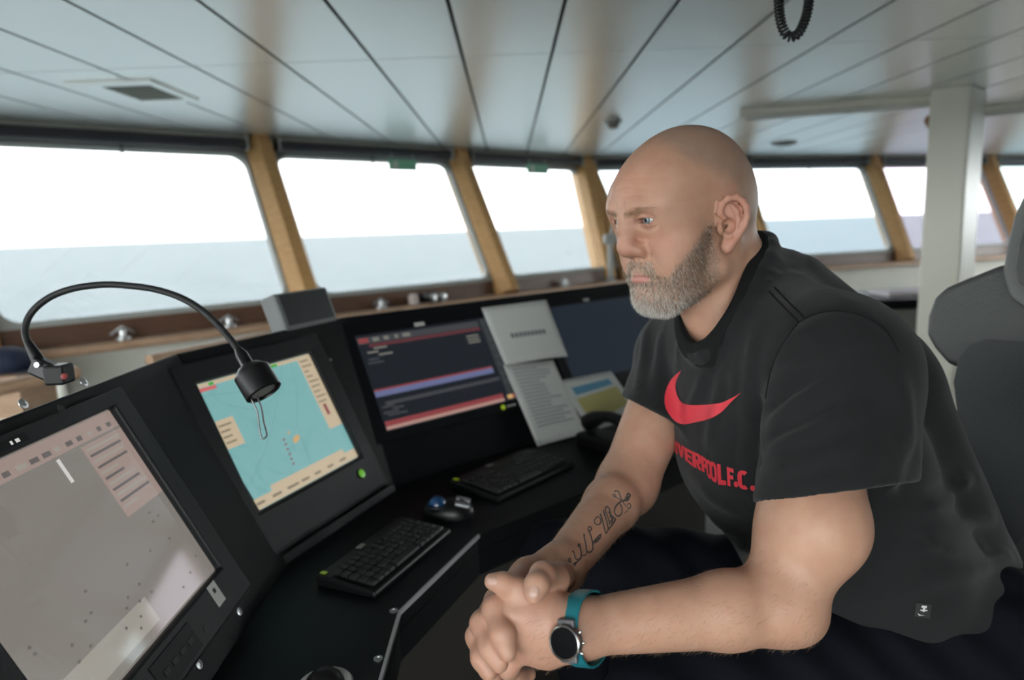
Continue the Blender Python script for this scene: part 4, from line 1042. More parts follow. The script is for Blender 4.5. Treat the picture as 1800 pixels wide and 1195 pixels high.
def arm_sdf(p, S, E, Wr, rs, bulge):
    d = s_cone(p, S, E, rs[0], rs[1])
    m_ = E + (Wr - E) * .28
    f_ = smin(s_cone(p, E, m_, rs[1], rs[2]), s_cone(p, m_, Wr, rs[2], rs[3]), .015)
    d = smin(d, f_, .022)
    for c, r in bulge: d = smin(d, s_ell(p, c, (r, r, r)), .03)
    return d
def near(p, c, r): return ((p - v3(c)) ** 2).sum(1) < r * r
HCEN = from_head((0, .01, .01)); LH = W(920, 1095, .71); RH = W(900, 1085, .75)
def body_sdf(p, hands=True):
    p = p.astype(np.float32); big = np.full(len(p), .5, np.float32)
    # trunk, kept inside the shirt
    d = s_ell_f(p, MS - t_u * .17 + t_f * .0, (.165, .105, .20), TF)
    d = smin(d, s_ell_f(p, HIP + t_u * .12 + t_f * .02, (.15, .115, .16), TF), .05)
    d = smin(d, s_cone(p, SL - t_l * .03, SR + t_l * .03, .055, .055), .04)
    # neck
    n0 = from_head((0, -.030, -.020)); n1 = NB
    d = smin(d, s_cone(p, n0, n1, .057, .058), .03)
    d = smin(d, s_cone(p, from_head((0, -.052, -.02)), NB - t_f * .02, .054, .052), .02)
    d = smin(d, s_cone(p, from_head((0, .000, -.062)), MS + t_u * .03 + t_f * .012, .036, .04), .03)   # throat
    for sg in (1, -1):   # neck muscle from behind the ear to the collar bone
        d = smin(d, s_cone(p, from_head((.058 * sg, -.028, -.028)), MS + t_f * .045 + t_u * .03 + t_l * .018 * sg, .013, .012), .02)
    m_ = near(p, HCEN, .21)
    if m_.any():
        h_ = head_sdf(to_head(p[m_])) * HS; d[m_] = smin(d[m_], h_, .014)
    # arms
    m_ = (p @ v3(t_l) > float(MS @ t_l)) 
    if m_.any():
        q = p[m_]; a = arm_sdf(q, SL, EL, WL, (.062, .041, .039, .0270), [(W(1436, 925, .755), .056)])
        ulna = nrm(WL - EL)
        a = smin(a, s_ell(q, W(1412, 1085, .75), (.018, .018, .018)), .025)
        if hands: a = smin(a, np.where(near(q, LH, .17), hand_sdf(q, L_META, L_FING, L_THUMB), .5).astype(np.float32), .014)
        d[m_] = smin(d[m_], a, .02)
    q = p; m_ = near(p, (SR + ER_) / 2, .28) | near(p, (WR + ER_) / 2, .32)
    if m_.any():
        q = p[m_]; a = arm_sdf(q, SR, ER_, WR, (.056, .042, .037, .0265), [])
        if hands: a2 = smin(a, np.where(near(q, RH, .17), hand_sdf(q, R_META, R_FING, R_THUMB), .5).astype(np.float32), .014)
        else: a2 = a
        d[m_] = smin(d[m_], a2, .0025)
    return d

# t-shirt: outer solid, hollowed, with openings for neck, arms and waist
HEM_L = nrm(EL - SL); HEM_R = nrm(ER_ - SR)
hemL_c = W(1455, 868, .79); hemL_n = nrm(hemL_c - SL); 
_a, _b = W(1338, 886, .74), W(1592, 852, .80); _x = nrm(_b - _a); hemL_n = nrm(np.cross(_x, nrm(W(1450, 870, .70) - W(1450, 868, .9)))); hemL_n = hemL_n if hemL_n[2] < 0 else -hemL_n
_a2, _b2 = W(1104, 702, 1.05), W(1176, 738, .98); _x2 = nrm(_b2 - _a2); hemR_n = nrm(np.cross(_x2, _fw)); hemR_n = hemR_n if hemR_n[2] < 0 else -hemR_n
hemR_c = (_a2 + _b2) / 2
# neck opening: ellipse cone through the collar line
COL_B, COL_F = W(1322, 430, 1.03), W(1243, 613, .925)
NH_A = (COL_B + COL_F) / 2
_nax = nrm(COL_F - COL_B); _nlat = nrm(t_l - _nax * (t_l @ _nax)); _nhl = np.linalg.norm(COL_F - COL_B) / 2
_nup = np.cross(_nlat, _nax); _nup = _nup if _nup @ t_u > 0 else -_nup
NECK_LOOP = [NH_A + _nax * (_nhl + .006) * math.cos(t) + _nlat * .068 * math.sin(t) for t in np.linspace(0, 2 * math.pi, 21)]
def trunk_shirt(p):
    d = s_ell_f(p, MS - t_u * .15 + t_f * .005, (.178, .132, .23), TF)
    d = smin(d, s_ell_f(p, HIP + t_u * .34 + t_f * .08, (.155, .090, .12), TF), .06)
    d = smin(d, s_ell_f(p, HIP - t_u * .01 + t_f * .01, (.18, .14, .13), TF), .06); d = smin(d, s_ell_f(p, HIP + t_u * .14 + t_f * .055, (.165, .135, .16), TF), .06)
    d = smin(d, s_cone(p, SL - t_l * .02 + t_u * .01, SR + t_l * .03 + t_u * .01, .078, .066), .05)
    d = smin(d, s_cone(p, NB - t_f * .01, SL, .082, .080), .05)
    d = smin(d, s_cone(p, NB - t_f * .01, SR, .078, .064), .05)
    d = smin(d, s_cone(p, NH_A, MS - t_u * .04, .060, .12), .03)
    d = smin(d, s_chain(p, NECK_LOOP, [.0085] * len(NECK_LOOP), .006), .02)
    d = smin(d, s_cone(p, W(1392, 512, 1.02), W(1530, 640, 1.05), .056, .070), .05)
    d = smin(d, s_cone(p, W(1560, 700, 1.05), W(1660, 965, 1.06), .080, .088), .06)
    return d
def sleeves(p, grow=0.0):
    sl = s_cone(p, SL, W(1455, 930, .768), .083, .082); sl = smin(sl, s_cone(p, W(1510, 700, .83), W(1520, 930, .79), .055, .046), .04)
    sr = s_cone(p, SR, W(1134, 790, 1.02), .068, .062)
    return sl, sr
def shirt_outer(p):
    sl, sr = sleeves(p); return smin(smin(trunk_shirt(p), sl, .022), sr, .03)
def shirt_sdf(p):
    p = p.astype(np.float32); fo = shirt_folds(p); t = trunk_shirt(p) + fo; sl, sr = sleeves(p); sl = sl + fo; sr = sr + fo
    cl = (p - v3(hemL_c)) @ v3(hemL_n); cr = (p - v3(hemR_c)) @ v3(hemR_n)
    d = smin(smin(t, smax(sl, cl, .003), .022), smax(sr, cr, .003), .022)
    for s_, c_ in ((sl, cl), (sr, cr)):      # hollow the sleeve ends
        d = smax(d, -np.maximum(np.maximum(s_ + .009, -(c_ + .035)), -t + .0), .0015)
    # neck opening, a well that the neck stands in
    d = smax(d, -np.maximum(neck_hole(p), -((p - v3(NH_A)) @ v3(_nup) + .030)), .005)
    return np.maximum(d, -((p - v3(HIP - t_u * .075)) @ v3(t_u)))
def neck_hole(p):
    ax = nrm(COL_F - COL_B); lat = nrm(t_l - ax * (t_l @ ax)); up_ = np.cross(lat, ax); up_ = up_ if up_ @ t_u > 0 else -up_
    q = p - v3(NH_A); hl = np.linalg.norm(COL_F - COL_B) / 2
    u_ = q @ v3(ax); l_ = q @ v3(lat); k = np.sqrt((u_ / hl) ** 2 + (l_ / .062) ** 2); return (k - 1) * .07
def trace(f, px, py, t0=.4, n=60):
    """first hit of a photograph ray with a distance field"""
    d = ray(px, py); t = t0
    for _ in range(n):
        e = float(f((CAM + d * t)[None].astype(np.float32))[0])
        if abs(e) < 2e-4: break
        t += e * .8
        if t > 3: return None
    return CAM + d * t
# pixel polylines, height (positive stands out), width
FOLD_LIST = [
    ([(1243, 650), (1222, 700), (1200, 740)], 0.0053, .008), ([(1275, 655), (1262, 720), (1250, 800)], 0.0067, .010), ([(1300, 640), (1290, 720), (1262, 830)], 0.0067, .010),
    ([(1330, 580), (1318, 660), (1305, 740)], 0.0060, .009), ([(1165, 580), (1158, 640), (1152, 700)], 0.0060, .009), ([(1200, 590), (1190, 640)], 0.0045, .008), ([(1140, 570), (1128, 640), (1125, 690)], 0.0060, .008),
    ([(1318, 700), (1312, 780), (1322, 860)], .004, .012), ([(1338, 690), (1335, 760), (1338, 820)], -.006, .008),
    ([(1345, 700), (1390, 655), (1430, 630)], .0045, .009), ([(1345, 760), (1400, 710), (1470, 670)], .005, .010), ([(1345, 800), (1420, 765), (1520, 705)], .005, .011),
    ([(1345, 835), (1430, 812), (1520, 770)], .005, .011), ([(1350, 730), (1410, 680), (1450, 655)], -.003, .007), ([(1350, 780), (1430, 735), (1500, 690)], -.003, .008), ([(1400, 862), (1480, 842), (1560, 800)], .004, .010),
    ([(1375, 620), (1400, 590), (1440, 570)], .003, .008), ([(1570, 640), (1590, 720), (1598, 800)], .005, .014), ([(1620, 780), (1600, 830), (1600, 860)], -.004, .010),
    ([(1600, 930), (1660, 880), (1715, 840)], .005, .012), ([(1570, 990), (1650, 950), (1750, 900)], .006, .013), ([(1510, 1010), (1600, 985), (1720, 960)], .005, .012), ([(1600, 1020), (1700, 1000), (1780, 975)], .006, .012), ([(1610, 900), (1680, 840), (1720, 800)], -.004, .010),
    ([(1225, 850), (1260, 880), (1310, 900)], .004, .012), ([(1240, 900), (1280, 930), (1320, 940)], .004, .012), ([(1270, 945), (1300, 965), (1330, 970)], .004, .010),
    ([(1395, 470), (1450, 510), (1520, 560)], .003, .014), ([(1350, 480), (1365, 520), (1395, 560)], .0025, .006),
    # seams
    ([(1338, 500), (1365, 528), (1402, 566)], -.0016, .0018), ([(1352, 495), (1378, 522), (1412, 556)], -.0016, .0018),
    ([(1402, 566), (1430, 552), (1470, 545), (1520, 556), (1560, 585)], -.0022, .0025), ([(1398, 568), (1370, 610), (1350, 660)], -.0022, .0025),
]
FOLDS = None
def prep_folds():
    out = []
    for pts, h, w in FOLD_LIST:
        P = [trace(shirt_outer, *q) for q in pts]
        P = [q for q in P if q is not None]
        if len(P) < 2: continue
        P = catmull(P, 3); c = np.mean(P, 0); r = max(np.linalg.norm(q - c) for q in P) + 3 * w; out.append((P, h, w, c, r))
    return out
def shirt_folds(p):
    global FOLDS
    if FOLDS is None: FOLDS = prep_folds()
    o = (.0016 * vnoise(p, 34, 3) + .0010 * vnoise(p, 75, 5)).astype(np.float32)
    for P, h, w, c, r in FOLDS:
        m_ = near(p, c, r)
        if not m_.any(): continue
        q = p[m_]; d = None
        for i in range(len(P) - 1):
            e = s_cone(q, P[i], P[i + 1], 0, 0); d = e if d is None else np.minimum(d, e)
        ends = np.minimum(ln(q - v3(P[0])), ln(q - v3(P[-1]))); 
        o[m_] -= 1.7 * h * np.exp(-(d / w) ** 2) * (np.clip(ends / (2.5 * w), .15, 1) if w > .004 else 1)
    # ribbed collar band and hems
    nh = neck_hole(p); m_ = near(p, NH_A, .22)
    o -= np.where(m_, .0022 / (1 + np.exp(np.clip((nh - .0165) / .0012, -30, 30))), 0).astype(np.float32); o += np.where(m_, .0018 * np.exp(-((nh - .0185) / .0018) ** 2), 0).astype(np.float32)
    cl = (p - v3(hemL_c)) @ v3(hemL_n); ml = near(p, hemL_c, .17) & (p @ v3(t_l) > float(MS @ t_l) + .10)
    o += np.where(ml, .0014 * np.exp(-((cl + .022) / .0016) ** 2), 0).astype(np.float32)
    return o

man = empty('person', V(HIP[0], HIP[1], 0))
tag(man, 'bald bearded man in a black t-shirt sitting forward with clasped hands', 'person')
def skin_mat():
    m = bpy.data.materials.new('skin'); m.use_nodes = True; nt = m.node_tree; b = nt.nodes['Principled BSDF']
    at = nt.nodes.new('ShaderNodeVertexColor'); at.layer_name = 'tone'
    tc = nt.nodes.new('ShaderNodeTexCoord'); n1 = nt.nodes.new('ShaderNodeTexNoise'); n1.inputs['Scale'].default_value = 45; n1.inputs['Detail'].default_value = 7
    mx = nt.nodes.new('ShaderNodeMix'); mx.data_type = 'RGBA'; mx.blend_type = 'MULTIPLY'; mx.inputs[0].default_value = 1.0
    rp = nt.nodes.new('ShaderNodeValToRGB'); rp.color_ramp.elements[0].position = .3; rp.color_ramp.elements[1].position = .7
    rp.color_ramp.elements[0].color = (.93, .87, .85, 1); rp.color_ramp.elements[1].color = (1.03, 1.03, 1.03, 1)
    nt.links.new(tc.outputs['Object'], n1.inputs['Vector']); nt.links.new(n1.outputs[0], rp.inputs[0])
    nt.links.new(at.outputs[0], mx.inputs[6]); nt.links.new(rp.outputs[0], mx.inputs[7]); nt.links.new(mx.outputs[2], b.inputs['Base Color'])
    n2 = nt.nodes.new('ShaderNodeTexNoise'); n2.inputs['Scale'].default_value = 800; n2.inputs['Detail'].default_value = 3
    bp = nt.nodes.new('ShaderNodeBump'); bp.inputs['Strength'].default_value = .25; bp.inputs['Distance'].default_value = .0008
    nt.links.new(tc.outputs['Object'], n2.inputs['Vector']); nt.links.new(n2.outputs[0], bp.inputs['Height']); nt.links.new(bp.outputs[0], b.inputs['Normal'])
    b.inputs['Roughness'].default_value = .48; b.inputs['Specular IOR Level'].default_value = .42
    b.inputs['Subsurface Weight'].default_value = .15; b.inputs['Subsurface Radius'].default_value = (1, .35, .2); b.inputs['Subsurface Scale'].default_value = .006
    return m
M_skin = skin_mat()
allp = np.array([SL, SR, EL, WL, ER_, WR, HIP, from_head((0, 0, .14)), from_head((0, .13, 0)), LH, RH, from_head((0, -.11, 0))])
lo = allp.min(0) - .10; hi = allp.max(0) + .10
bv, bf = mesh_sdf(body_sdf, lo, hi, .0036)
bv, bf = subdivide(bv, bf)
bv = project(body_sdf, bv, 2)

# skin tones by region
def sstep(x, a, b_): t = np.clip((x - a) / (b_ - a), 0, 1); return t * t * (3 - 2 * t)
def side_poly(y, z, poly):      # point in polygon
    ins = np.zeros(len(y), bool); n = len(poly)
    for i in range(n):
        (y0, z0), (y1, z1) = poly[i], poly[(i + 1) % n]
        c = ((z0 > z) != (z1 > z)) & (y < (y1 - y0) * (z - z0) / (z1 - z0 + 1e-12) + y0); ins ^= c
    return ins
hq = to_head(bv.astype(np.float32)).astype(float); hx, hy, hz = np.abs(hq[:, 0]), hq[:, 1], hq[:, 2]
ishead = near(bv.astype(np.float32), HCEN, .19) & (hz > -.14)
tone = np.tile(np.array([[.51, .295, .205]]), (len(bv), 1)); tone *= (1 + .06 * vnoise(bv, 60, 9))[:, None]
def blend(w, c):
    global tone
    w = np.clip(w, 0, 1)[:, None]; tone = tone * (1 - w) + np.array([c]) * w
gs = lambda c, r: np.exp(-(((hx - c[0]) / r[0]) ** 2 + ((hy - c[1]) / r[1]) ** 2 + ((hz - c[2]) / r[2]) ** 2))
blend(ishead * .55 * gs((.044, .065, -.012), (.026, .04, .022)), (.56, .27, .20))      # cheeks
blend(ishead * .65 * gs((0, .100, -.012), (.024, .02, .022)), (.54, .26, .19))         # nose
blend(ishead * .6 * gs((0, .09, .066), (.05, .05, .035)), (.57, .295, .21))              # forehead
blend(ishead * .65 * ((hx > .078) * sstep(hx, .076, .084) * (hz < .045) * (hz > -.05)), (.58, .27, .20))   # ears
scalp = ishead * sstep(hz + .55 * (.02 - hy), .062, .092) * sstep(hy, .052, .022) + ishead * sstep(hz, -.035, .0) * sstep(hy, -.02, -.045)
blend(np.clip(scalp, 0, 1) * (.58 + .10 * vnoise(bv, 900, 4)) * (hx < .079), (.27, .195, .155))                       # shaved stubble
BEARD_POLY = [(.011, .006), (.0149, .002), (.0264, -.0022), (.0436, -.0155), (.059, -.032), (.068, -.044), (.0747, -.0565), (.079, -.058), (.081, -.050), (.082, -.036), (.095, -.031), (.115, -.031), (.115, -.130), (.045, -.124), (.027, -.116), (.0155, -.098), (.010, -.079), (.006, -.060), (.004, -.048), (.009, -.040)]
lipd = np.minimum(np.abs(hz + .0508) / .0048, np.abs(hz + .0605) / .0052)
lips = ishead * (hy > .066) * (hx < .020) * (np.abs(hz + .0568) < .0066 * np.sqrt(np.clip(1 - (hx / .0205) ** 2, 0, 1)))
inb = side_poly(hy, hz, BEARD_POLY) & ishead & (lips < .5) & ~((hx > .0725) & (hy < .016))
clean = ((hz + .040) / .006) ** 2 + ((hx - 0) / .004) ** 2 < 1
blend(smooth_mesh(np.stack([inb * 1.0] * 3, 1), bf, 3)[:, 0] * .45, (.34, .25, .20))
blend(smooth_mesh(np.stack([lips * 1.0] * 3, 1), bf, 1)[:, 0] * .85, (.52, .235, .21))
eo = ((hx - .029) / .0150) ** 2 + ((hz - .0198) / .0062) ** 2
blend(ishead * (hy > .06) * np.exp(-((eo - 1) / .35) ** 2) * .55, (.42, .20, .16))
hw = np.minimum(ln(bv - LH), ln(bv - RH)); blend(sstep(-hw, -.10, -.05) * .35, (.52, .29, .22))
body = np_mesh('body', bv, bf, M_skin, man, {'tone': tone})
# surface samplers for hair
tri = np.concatenate([bf[:, [0, 1, 2]], bf[:, [0, 2, 3]]])
def fnorm(t): n_ = np.cross(bv[t[:, 1]] - bv[t[:, 0]], bv[t[:, 2]] - bv[t[:, 0]]); l = np.linalg.norm(n_, axis=1, keepdims=True); return n_ / np.maximum(l, 1e-12), l[:, 0] / 2
TN, TA = fnorm(tri)
rs_ = np.random.RandomState(7)
def scatter(wv, n):
    w = wv[tri].mean(1) * TA; i = rs_.choice(len(tri), n, p=w / w.sum()); u_ = rs_.rand(n, 2); u_[u_.sum(1) > 1] = 1 - u_[u_.sum(1) > 1]
    t = bv[tri[i]]; return t[:, 0] + u_[:, :1] * (t[:, 1] - t[:, 0]) + u_[:, 1:] * (t[:, 2] - t[:, 0]), TN[i]
def strands(name, P, N, D, L, rad, colr, mname, sag=.0):
    """tapered three sided hairs; D direction, L length"""
    n = len(P); ax = np.cross(D, N); ax /= np.maximum(np.linalg.norm(ax, axis=1, keepdims=True), 1e-9); ay = np.cross(D, ax); vs = []; 
    for k, (t, r_) in enumerate(((0, 1.), (.5, .8), (1., .2))):
        c = P + D * (L * t)[:, None] - N * (sag * L * t * t)[:, None]
        for j in range(3):
            an = 2 * math.pi * j / 3; vs.append(c + (ax * math.cos(an) + ay * math.sin(an)) * (rad * r_)[:, None] if not np.isscalar(rad) else c + (ax * math.cos(an) + ay * math.sin(an)) * rad * r_)
    v = np.stack(vs, 1).reshape(-1, 3); b0 = np.arange(n)[:, None] * 9; f = []
    for k in range(2):
        for j in range(3): m_ = (j + 1) % 3; f.append(np.concatenate([b0 + k * 3 + j, b0 + k * 3 + m_, b0 + (k + 1) * 3 + m_, b0 + (k + 1) * 3 + j], 1))
    f = np.stack(f, 1).reshape(-1, 4)
    m = bpy.data.materials.get(mname)
    if m is None:
        m = bpy.data.materials.new(mname); m.use_nodes = True; b = m.node_tree.nodes['Principled BSDF']; at = m.node_tree.nodes.new('ShaderNodeVertexColor'); at.layer_name = 'tone'
        m.node_tree.links.new(at.outputs[0], b.inputs['Base Color']); b.inputs['Roughness'].default_value = .45; b.inputs['Specular IOR Level'].default_value = .35
    o = np_mesh(name, v, f, m, man, {'tone': np.repeat(colr, 9, 0)}); o['kind'] = 'stuff'; return o
H_f, H_u, H_l = HR[1], HR[2], HR[0]
# beard
wb_ = smooth_mesh(np.stack([(inb & ~clean) * 1.0] * 3, 1), bf, 20)[:, 0] ** 1.25 * (lips < .5) * np.where((hx < .021) & (hz > -.086) & (hz < -.066) & (hy > .05), .40, 1.) * np.where((hy < .022) & (hz < -.05), .5, 1.) * np.where((hz > -.050) & (hy > .066), 1.25, 1.) * np.where(hy < .03, .75, 1)
P, N = scatter(wb_, 11500); q = to_head(P.astype(np.float32)).astype(float); sgx = np.sign(q[:, :1])
Dn = N * .42 - H_u[None] * .75 + sgx * H_l[None] * .12 - H_f[None] * .18 * (q[:, 1:2] < .06) + rs_.normal(size=(len(P), 3)) * .22
must = (q[:, 2] > -.050) & (q[:, 1] > .070); Dn[must] = (N * .3 - H_u[None] * .8 + sgx * H_l[None] * .5)[must] + rs_.normal(size=(must.sum(), 3)) * .15
Dn /= np.linalg.norm(Dn, axis=1, keepdims=True)
Lh = rs_.uniform(.0035, .0075, len(P)) * np.where(q[:, 2] < -.08, 1.15, 1.) * np.where(q[:, 1] < .03, .75, 1.) * np.where(must, .8, 1.)
grey = np.clip(.22 + 11. * (q[:, 1] - .038) + 9.0 * (-.085 - q[:, 2]) + .18 * vnoise(P, 130, 2), .06, .94); grey = np.where(must, .35, grey); pick = rs_.rand(len(P)) < grey
cw = np.array([.82, .78, .72]) * rs_.uniform(.75, 1.1, (len(P), 1)); cd = np.array([.17, .118, .082]) * rs_.uniform(.6, 1.7, (len(P), 1)); cd[must] = np.array([.34, .235, .145]) * rs_.uniform(.7, 1.2, (must.sum(), 1))
strands('beard', P, N, Dn, Lh, .00017, np.where(pick[:, None], cw, cd), 'beard_hair', .12)
# eyebrows
bx, bz = hx, hz; bl = np.interp(bx, [.004, .0099, .0206, .034, .046, .058], [.0285, .0302, .0326, .0358, .0342, .0300])
wbr = ishead * (hy > .05) * np.exp(-((bz - (bl + .0005)) / (.0034 - .0014 * sstep(bx, .03, .05))) ** 2) * sstep(bx, .004, .010) * sstep(-bx, -.056, -.044)
P, N = scatter(wbr * np.where(bx > .036, .45, 1.), 700); q = to_head(P.astype(np.float32)).astype(float); sgx = np.sign(q[:, :1])
Dn = N * .18 + sgx * H_l[None] * .8 + H_u[None] * (.35 - 9 * (np.abs(q[:, :1]) - .01)) - H_f[None] * .25 + rs_.normal(size=(len(P), 3)) * .15; Dn /= np.linalg.norm(Dn, axis=1, keepdims=True)
strands('eyebrows', P, N, Dn, rs_.uniform(.004, .007, len(P)), .00010, np.array([.34, .235, .15]) * rs_.uniform(.6, 1.5, (len(P), 1)), 'brow_hair', .1)
# arm hair
dl_ = s_cone(bv.astype(np.float32), EL + (WL - EL) * .05, WL, .0, .0); dr_ = s_cone(bv.astype(np.float32), ER_ + (WR - ER_) * .05, WR, 0, 0)
P, N = scatter(((dl_ < .06) | (dr_ < .06)) * 1.0 * (~ishead), 3600)
ta = np.where((ln(P - (EL + WL) / 2) < ln(P - (ER_ + WR) / 2))[:, None], nrm(WL - EL)[None], nrm(WR - ER_)[None])
Dn = N * .38 + ta * .7 - V(0, 0, .35)[None] + rs_.normal(size=(len(P), 3)) * .25; Dn /= np.linalg.norm(Dn, axis=1, keepdims=True)
strands('arm_hair', P, N, Dn, rs_.uniform(.005, .011, len(P)), .00011, np.array([.30, .20, .12]) * rs_.uniform(.6, 1.4, (len(P), 1)), 'arm_hair', .3)
# eyes
M_eye = mat('eye_white', (.40, .37, .355), rough=.12, coat=.6); M_iris = mat('iris_blue_grey', (.17, .21, .23), rough=.15, coat=.8); M_pup = mat('pupil', (.005, .005, .005), rough=.1)
for sg in (1, -1):
    c = from_head((.0295 * sg, .0762 - .0022, .0199)); gz = nrm(HR[1] + HR[0] * .08 + HR[2] * .03)
    e = MB().lathe([(.0128 * math.sin(math.pi * i / 16), -.0128 * math.cos(math.pi * i / 16)) for i in range(17)], c, gz, 24).build('eye', M_eye, man, smooth=True)
    MB().lathe([(r_, math.sqrt(.0128 ** 2 - r_ * r_) + .00025) for r_ in (.0061, .0042, .0024)] + [(.0, .0128 + .0002)], c, gz, 24).build('iris', M_iris, e, smooth=True)
    MB().lathe([(.0025, math.sqrt(.0128 ** 2 - .0025 ** 2) + .0004), (0, .0128 + .0004)], c, gz, 18).build('pupil', M_pup, e, smooth=True)
# thumb nails
M_nail = mat('finger_nail', (.55, .34, .27), rough=.3, coat=.2)
bvh_b = BVHTree.FromPolygons([tuple(p) for p in bv.astype(float)], [tuple(int(i) for i in q_) for q_ in bf])
def cast(bvh, px, py):
    d = ray(px, py); h = bvh.ray_cast(Vector(CAM), Vector(d).normalized())
    return (np.array(h[0]), np.array(h[1])) if h[0] is not None else (None, None)
def nail(px, py, tipx, tipy, ln_, wd):
    P0, N0 = cast(bvh_b, px, py); T0, _ = cast(bvh_b, tipx, tipy)
    if P0 is None or T0 is None: return
    t = T0 - P0; t = nrm(t - N0 * (t @ N0)); s_ = np.cross(N0, t); vs = []; fs = []; nu, nv = 8, 8
    for j in range(nv + 1):
        for i in range(nu + 1):
            u_, v_ = i / nu * 2 - 1, j / nv * 2 - 1; sq = math.sqrt(max(0, 1 - .5 * v_ * v_)); sv_ = math.sqrt(max(0, 1 - .5 * u_ * u_))
            p = P0 + s_ * wd * u_ * sq + t * ln_ * v_ * sv_; h = bvh_b.find_nearest(Vector(p)); pp = np.array(h[0]) + np.array(h[1]) * (.0010 * (1 - .9 * max(abs(u_), abs(v_)) ** 3)); vs.append(pp)
    for j in range(nv):
        for i in range(nu): k = j * (nu + 1) + i; fs.append((k, k + 1, k + nu + 2, k + nu + 1))
    MB().add(vs, fs).build('thumbnail', M_nail, man, smooth=True)
nail(938, 1041, 937, 1052, .0068, .0066); nail(864, 1021, 856, 1021, .0066, .0052)

# tattoo: script lettering along the inner right forearm
def ink_line(pts, r_, parent_mb):
    P3 = []
    for i in range(len(pts) - 1):
        (x0, y0), (x1, y1) = pts[i], pts[i + 1]; n = max(2, int(math.hypot(x1 - x0, y1 - y0) / 8))
        for j in range(n): P3.append((x0 + (x1 - x0) * j / n, y0 + (y1 - y0) * j / n))
    P3.append(pts[-1]); Q = []
    for x_, y_ in P3:
        p, n_ = cast(bvh_b, 940 + x_ / 5.432, 820 + y_ / 5.432)
        if p is not None and (p - CAM) @ _fw > .795: Q.append(p + n_ * .0001)
    if len(Q) > 2: parent_mb.tube(Q, r_ * 1.35, 5)
def curve2(p): return [tuple(q) for q in catmull([V(*a) for a in p], 4)]
tat = MB()
for pts, r_ in (
    ([(318, 985), (340, 965), (372, 930), (410, 905), (438, 872), (443, 830), (432, 770), (424, 738)], .00075), ([(424, 738), (412, 752), (420, 770)], .0007), ([(366, 800), (378, 840), (392, 880), (416, 888), (436, 874)], .00055), ([(366, 800), (358, 815)], .0005), ([(340, 872), (322, 885), (318, 915), (335, 930), (345, 905), (338, 880)], .00055), ([(325, 930), (330, 975), (345, 1000), (370, 990)], .0005), ([(300, 930), (318, 985), (300, 1010)], .0005), ([(350, 960), (380, 950), (395, 925)], .0005),
    ([(525, 570), (508, 585), (512, 610), (532, 612), (542, 592), (528, 570)], .0006), ([(512, 605), (535, 660), (548, 720), (553, 780), (540, 808), (512, 818), (492, 800), (486, 740), (474, 690), (468, 645)], .00075), ([(468, 645), (480, 660)], .0006), ([(500, 815), (480, 845), (455, 850)], .00045), ([(553, 742), (572, 712), (584, 722), (592, 698), (602, 708), (608, 680), (618, 690), (632, 648)], .0009), ([(556, 725), (575, 700), (600, 672), (628, 645)], .0007),
    ([(602, 478), (575, 500), (572, 535), (592, 556), (618, 550), (632, 522), (620, 490), (602, 478)], .00065), ([(626, 455), (642, 500), (658, 570), (676, 640)], .00080), ([(676, 640), (698, 602), (690, 540), (668, 470), (655, 420)], .00080), ([(690, 380), (672, 398), (680, 440), (702, 500), (716, 560)], .0008), ([(690, 380), (712, 410), (728, 470), (742, 520), (730, 545)], .0008), ([(700, 602), (735, 560), (768, 508), (750, 490)], .0010), ([(716, 530), (745, 492), (735, 470)], .0009), ([(700, 430), (715, 450), (722, 490)], .0008),
    ([(830, 328), (795, 355), (765, 395), (760, 440), (785, 472), (815, 465), (832, 430), (828, 385), (808, 350)], .00085), ([(760, 240), (782, 232), (800, 245), (815, 280), (832, 325), (845, 345)], .00080), ([(745, 265), (752, 285), (772, 290), (768, 270), (750, 262)], .0006), ([(772, 290), (800, 308), (828, 322)], .0006), ([(838, 330), (860, 318), (885, 300), (905, 288), (908, 270), (888, 258), (880, 280), (895, 300)], .0010), ([(850, 325), (880, 325), (900, 302)], .0009), ([(862, 300), (880, 290)], .0009), ([(880, 365), (905, 352), (916, 378), (900, 400), (885, 390)], .0006), ([(858, 440), (885, 420), (895, 398)], .0005), ([(845, 345), (862, 370), (885, 388)], .0006)):
    ink_line(curve2(pts), r_, tat)
o = tat.build('tattoo', mat('tattoo_ink', (.075, .065, .062), rough=.55), man); o['label'] = 'dark script lettering tattooed along the inner forearm'

# ---------------- t-shirt and its print
M_shirt = mat('black_cotton', (.0145, .0152, .0160), rough=.85, spec=.2, bump=(1600, .4)); _b = M_shirt.node_tree.nodes['Principled BSDF']; _b.inputs['Sheen Weight'].default_value = .12; _b.inputs['Sheen Roughness'].default_value = .4
sv, sf = mesh_sdf(shirt_sdf, V(.10, .55, .62), V(.85, 1.45, 1.50), .0036)
sv = smooth_mesh(sv, sf, 3, .5)
shirt = np_mesh('t_shirt', sv, sf, M_shirt, man)
bvh_s = BVHTree.FromPolygons([tuple(p) for p in sv.astype(float)], [tuple(int(i) for i in q_) for q_ in sf])
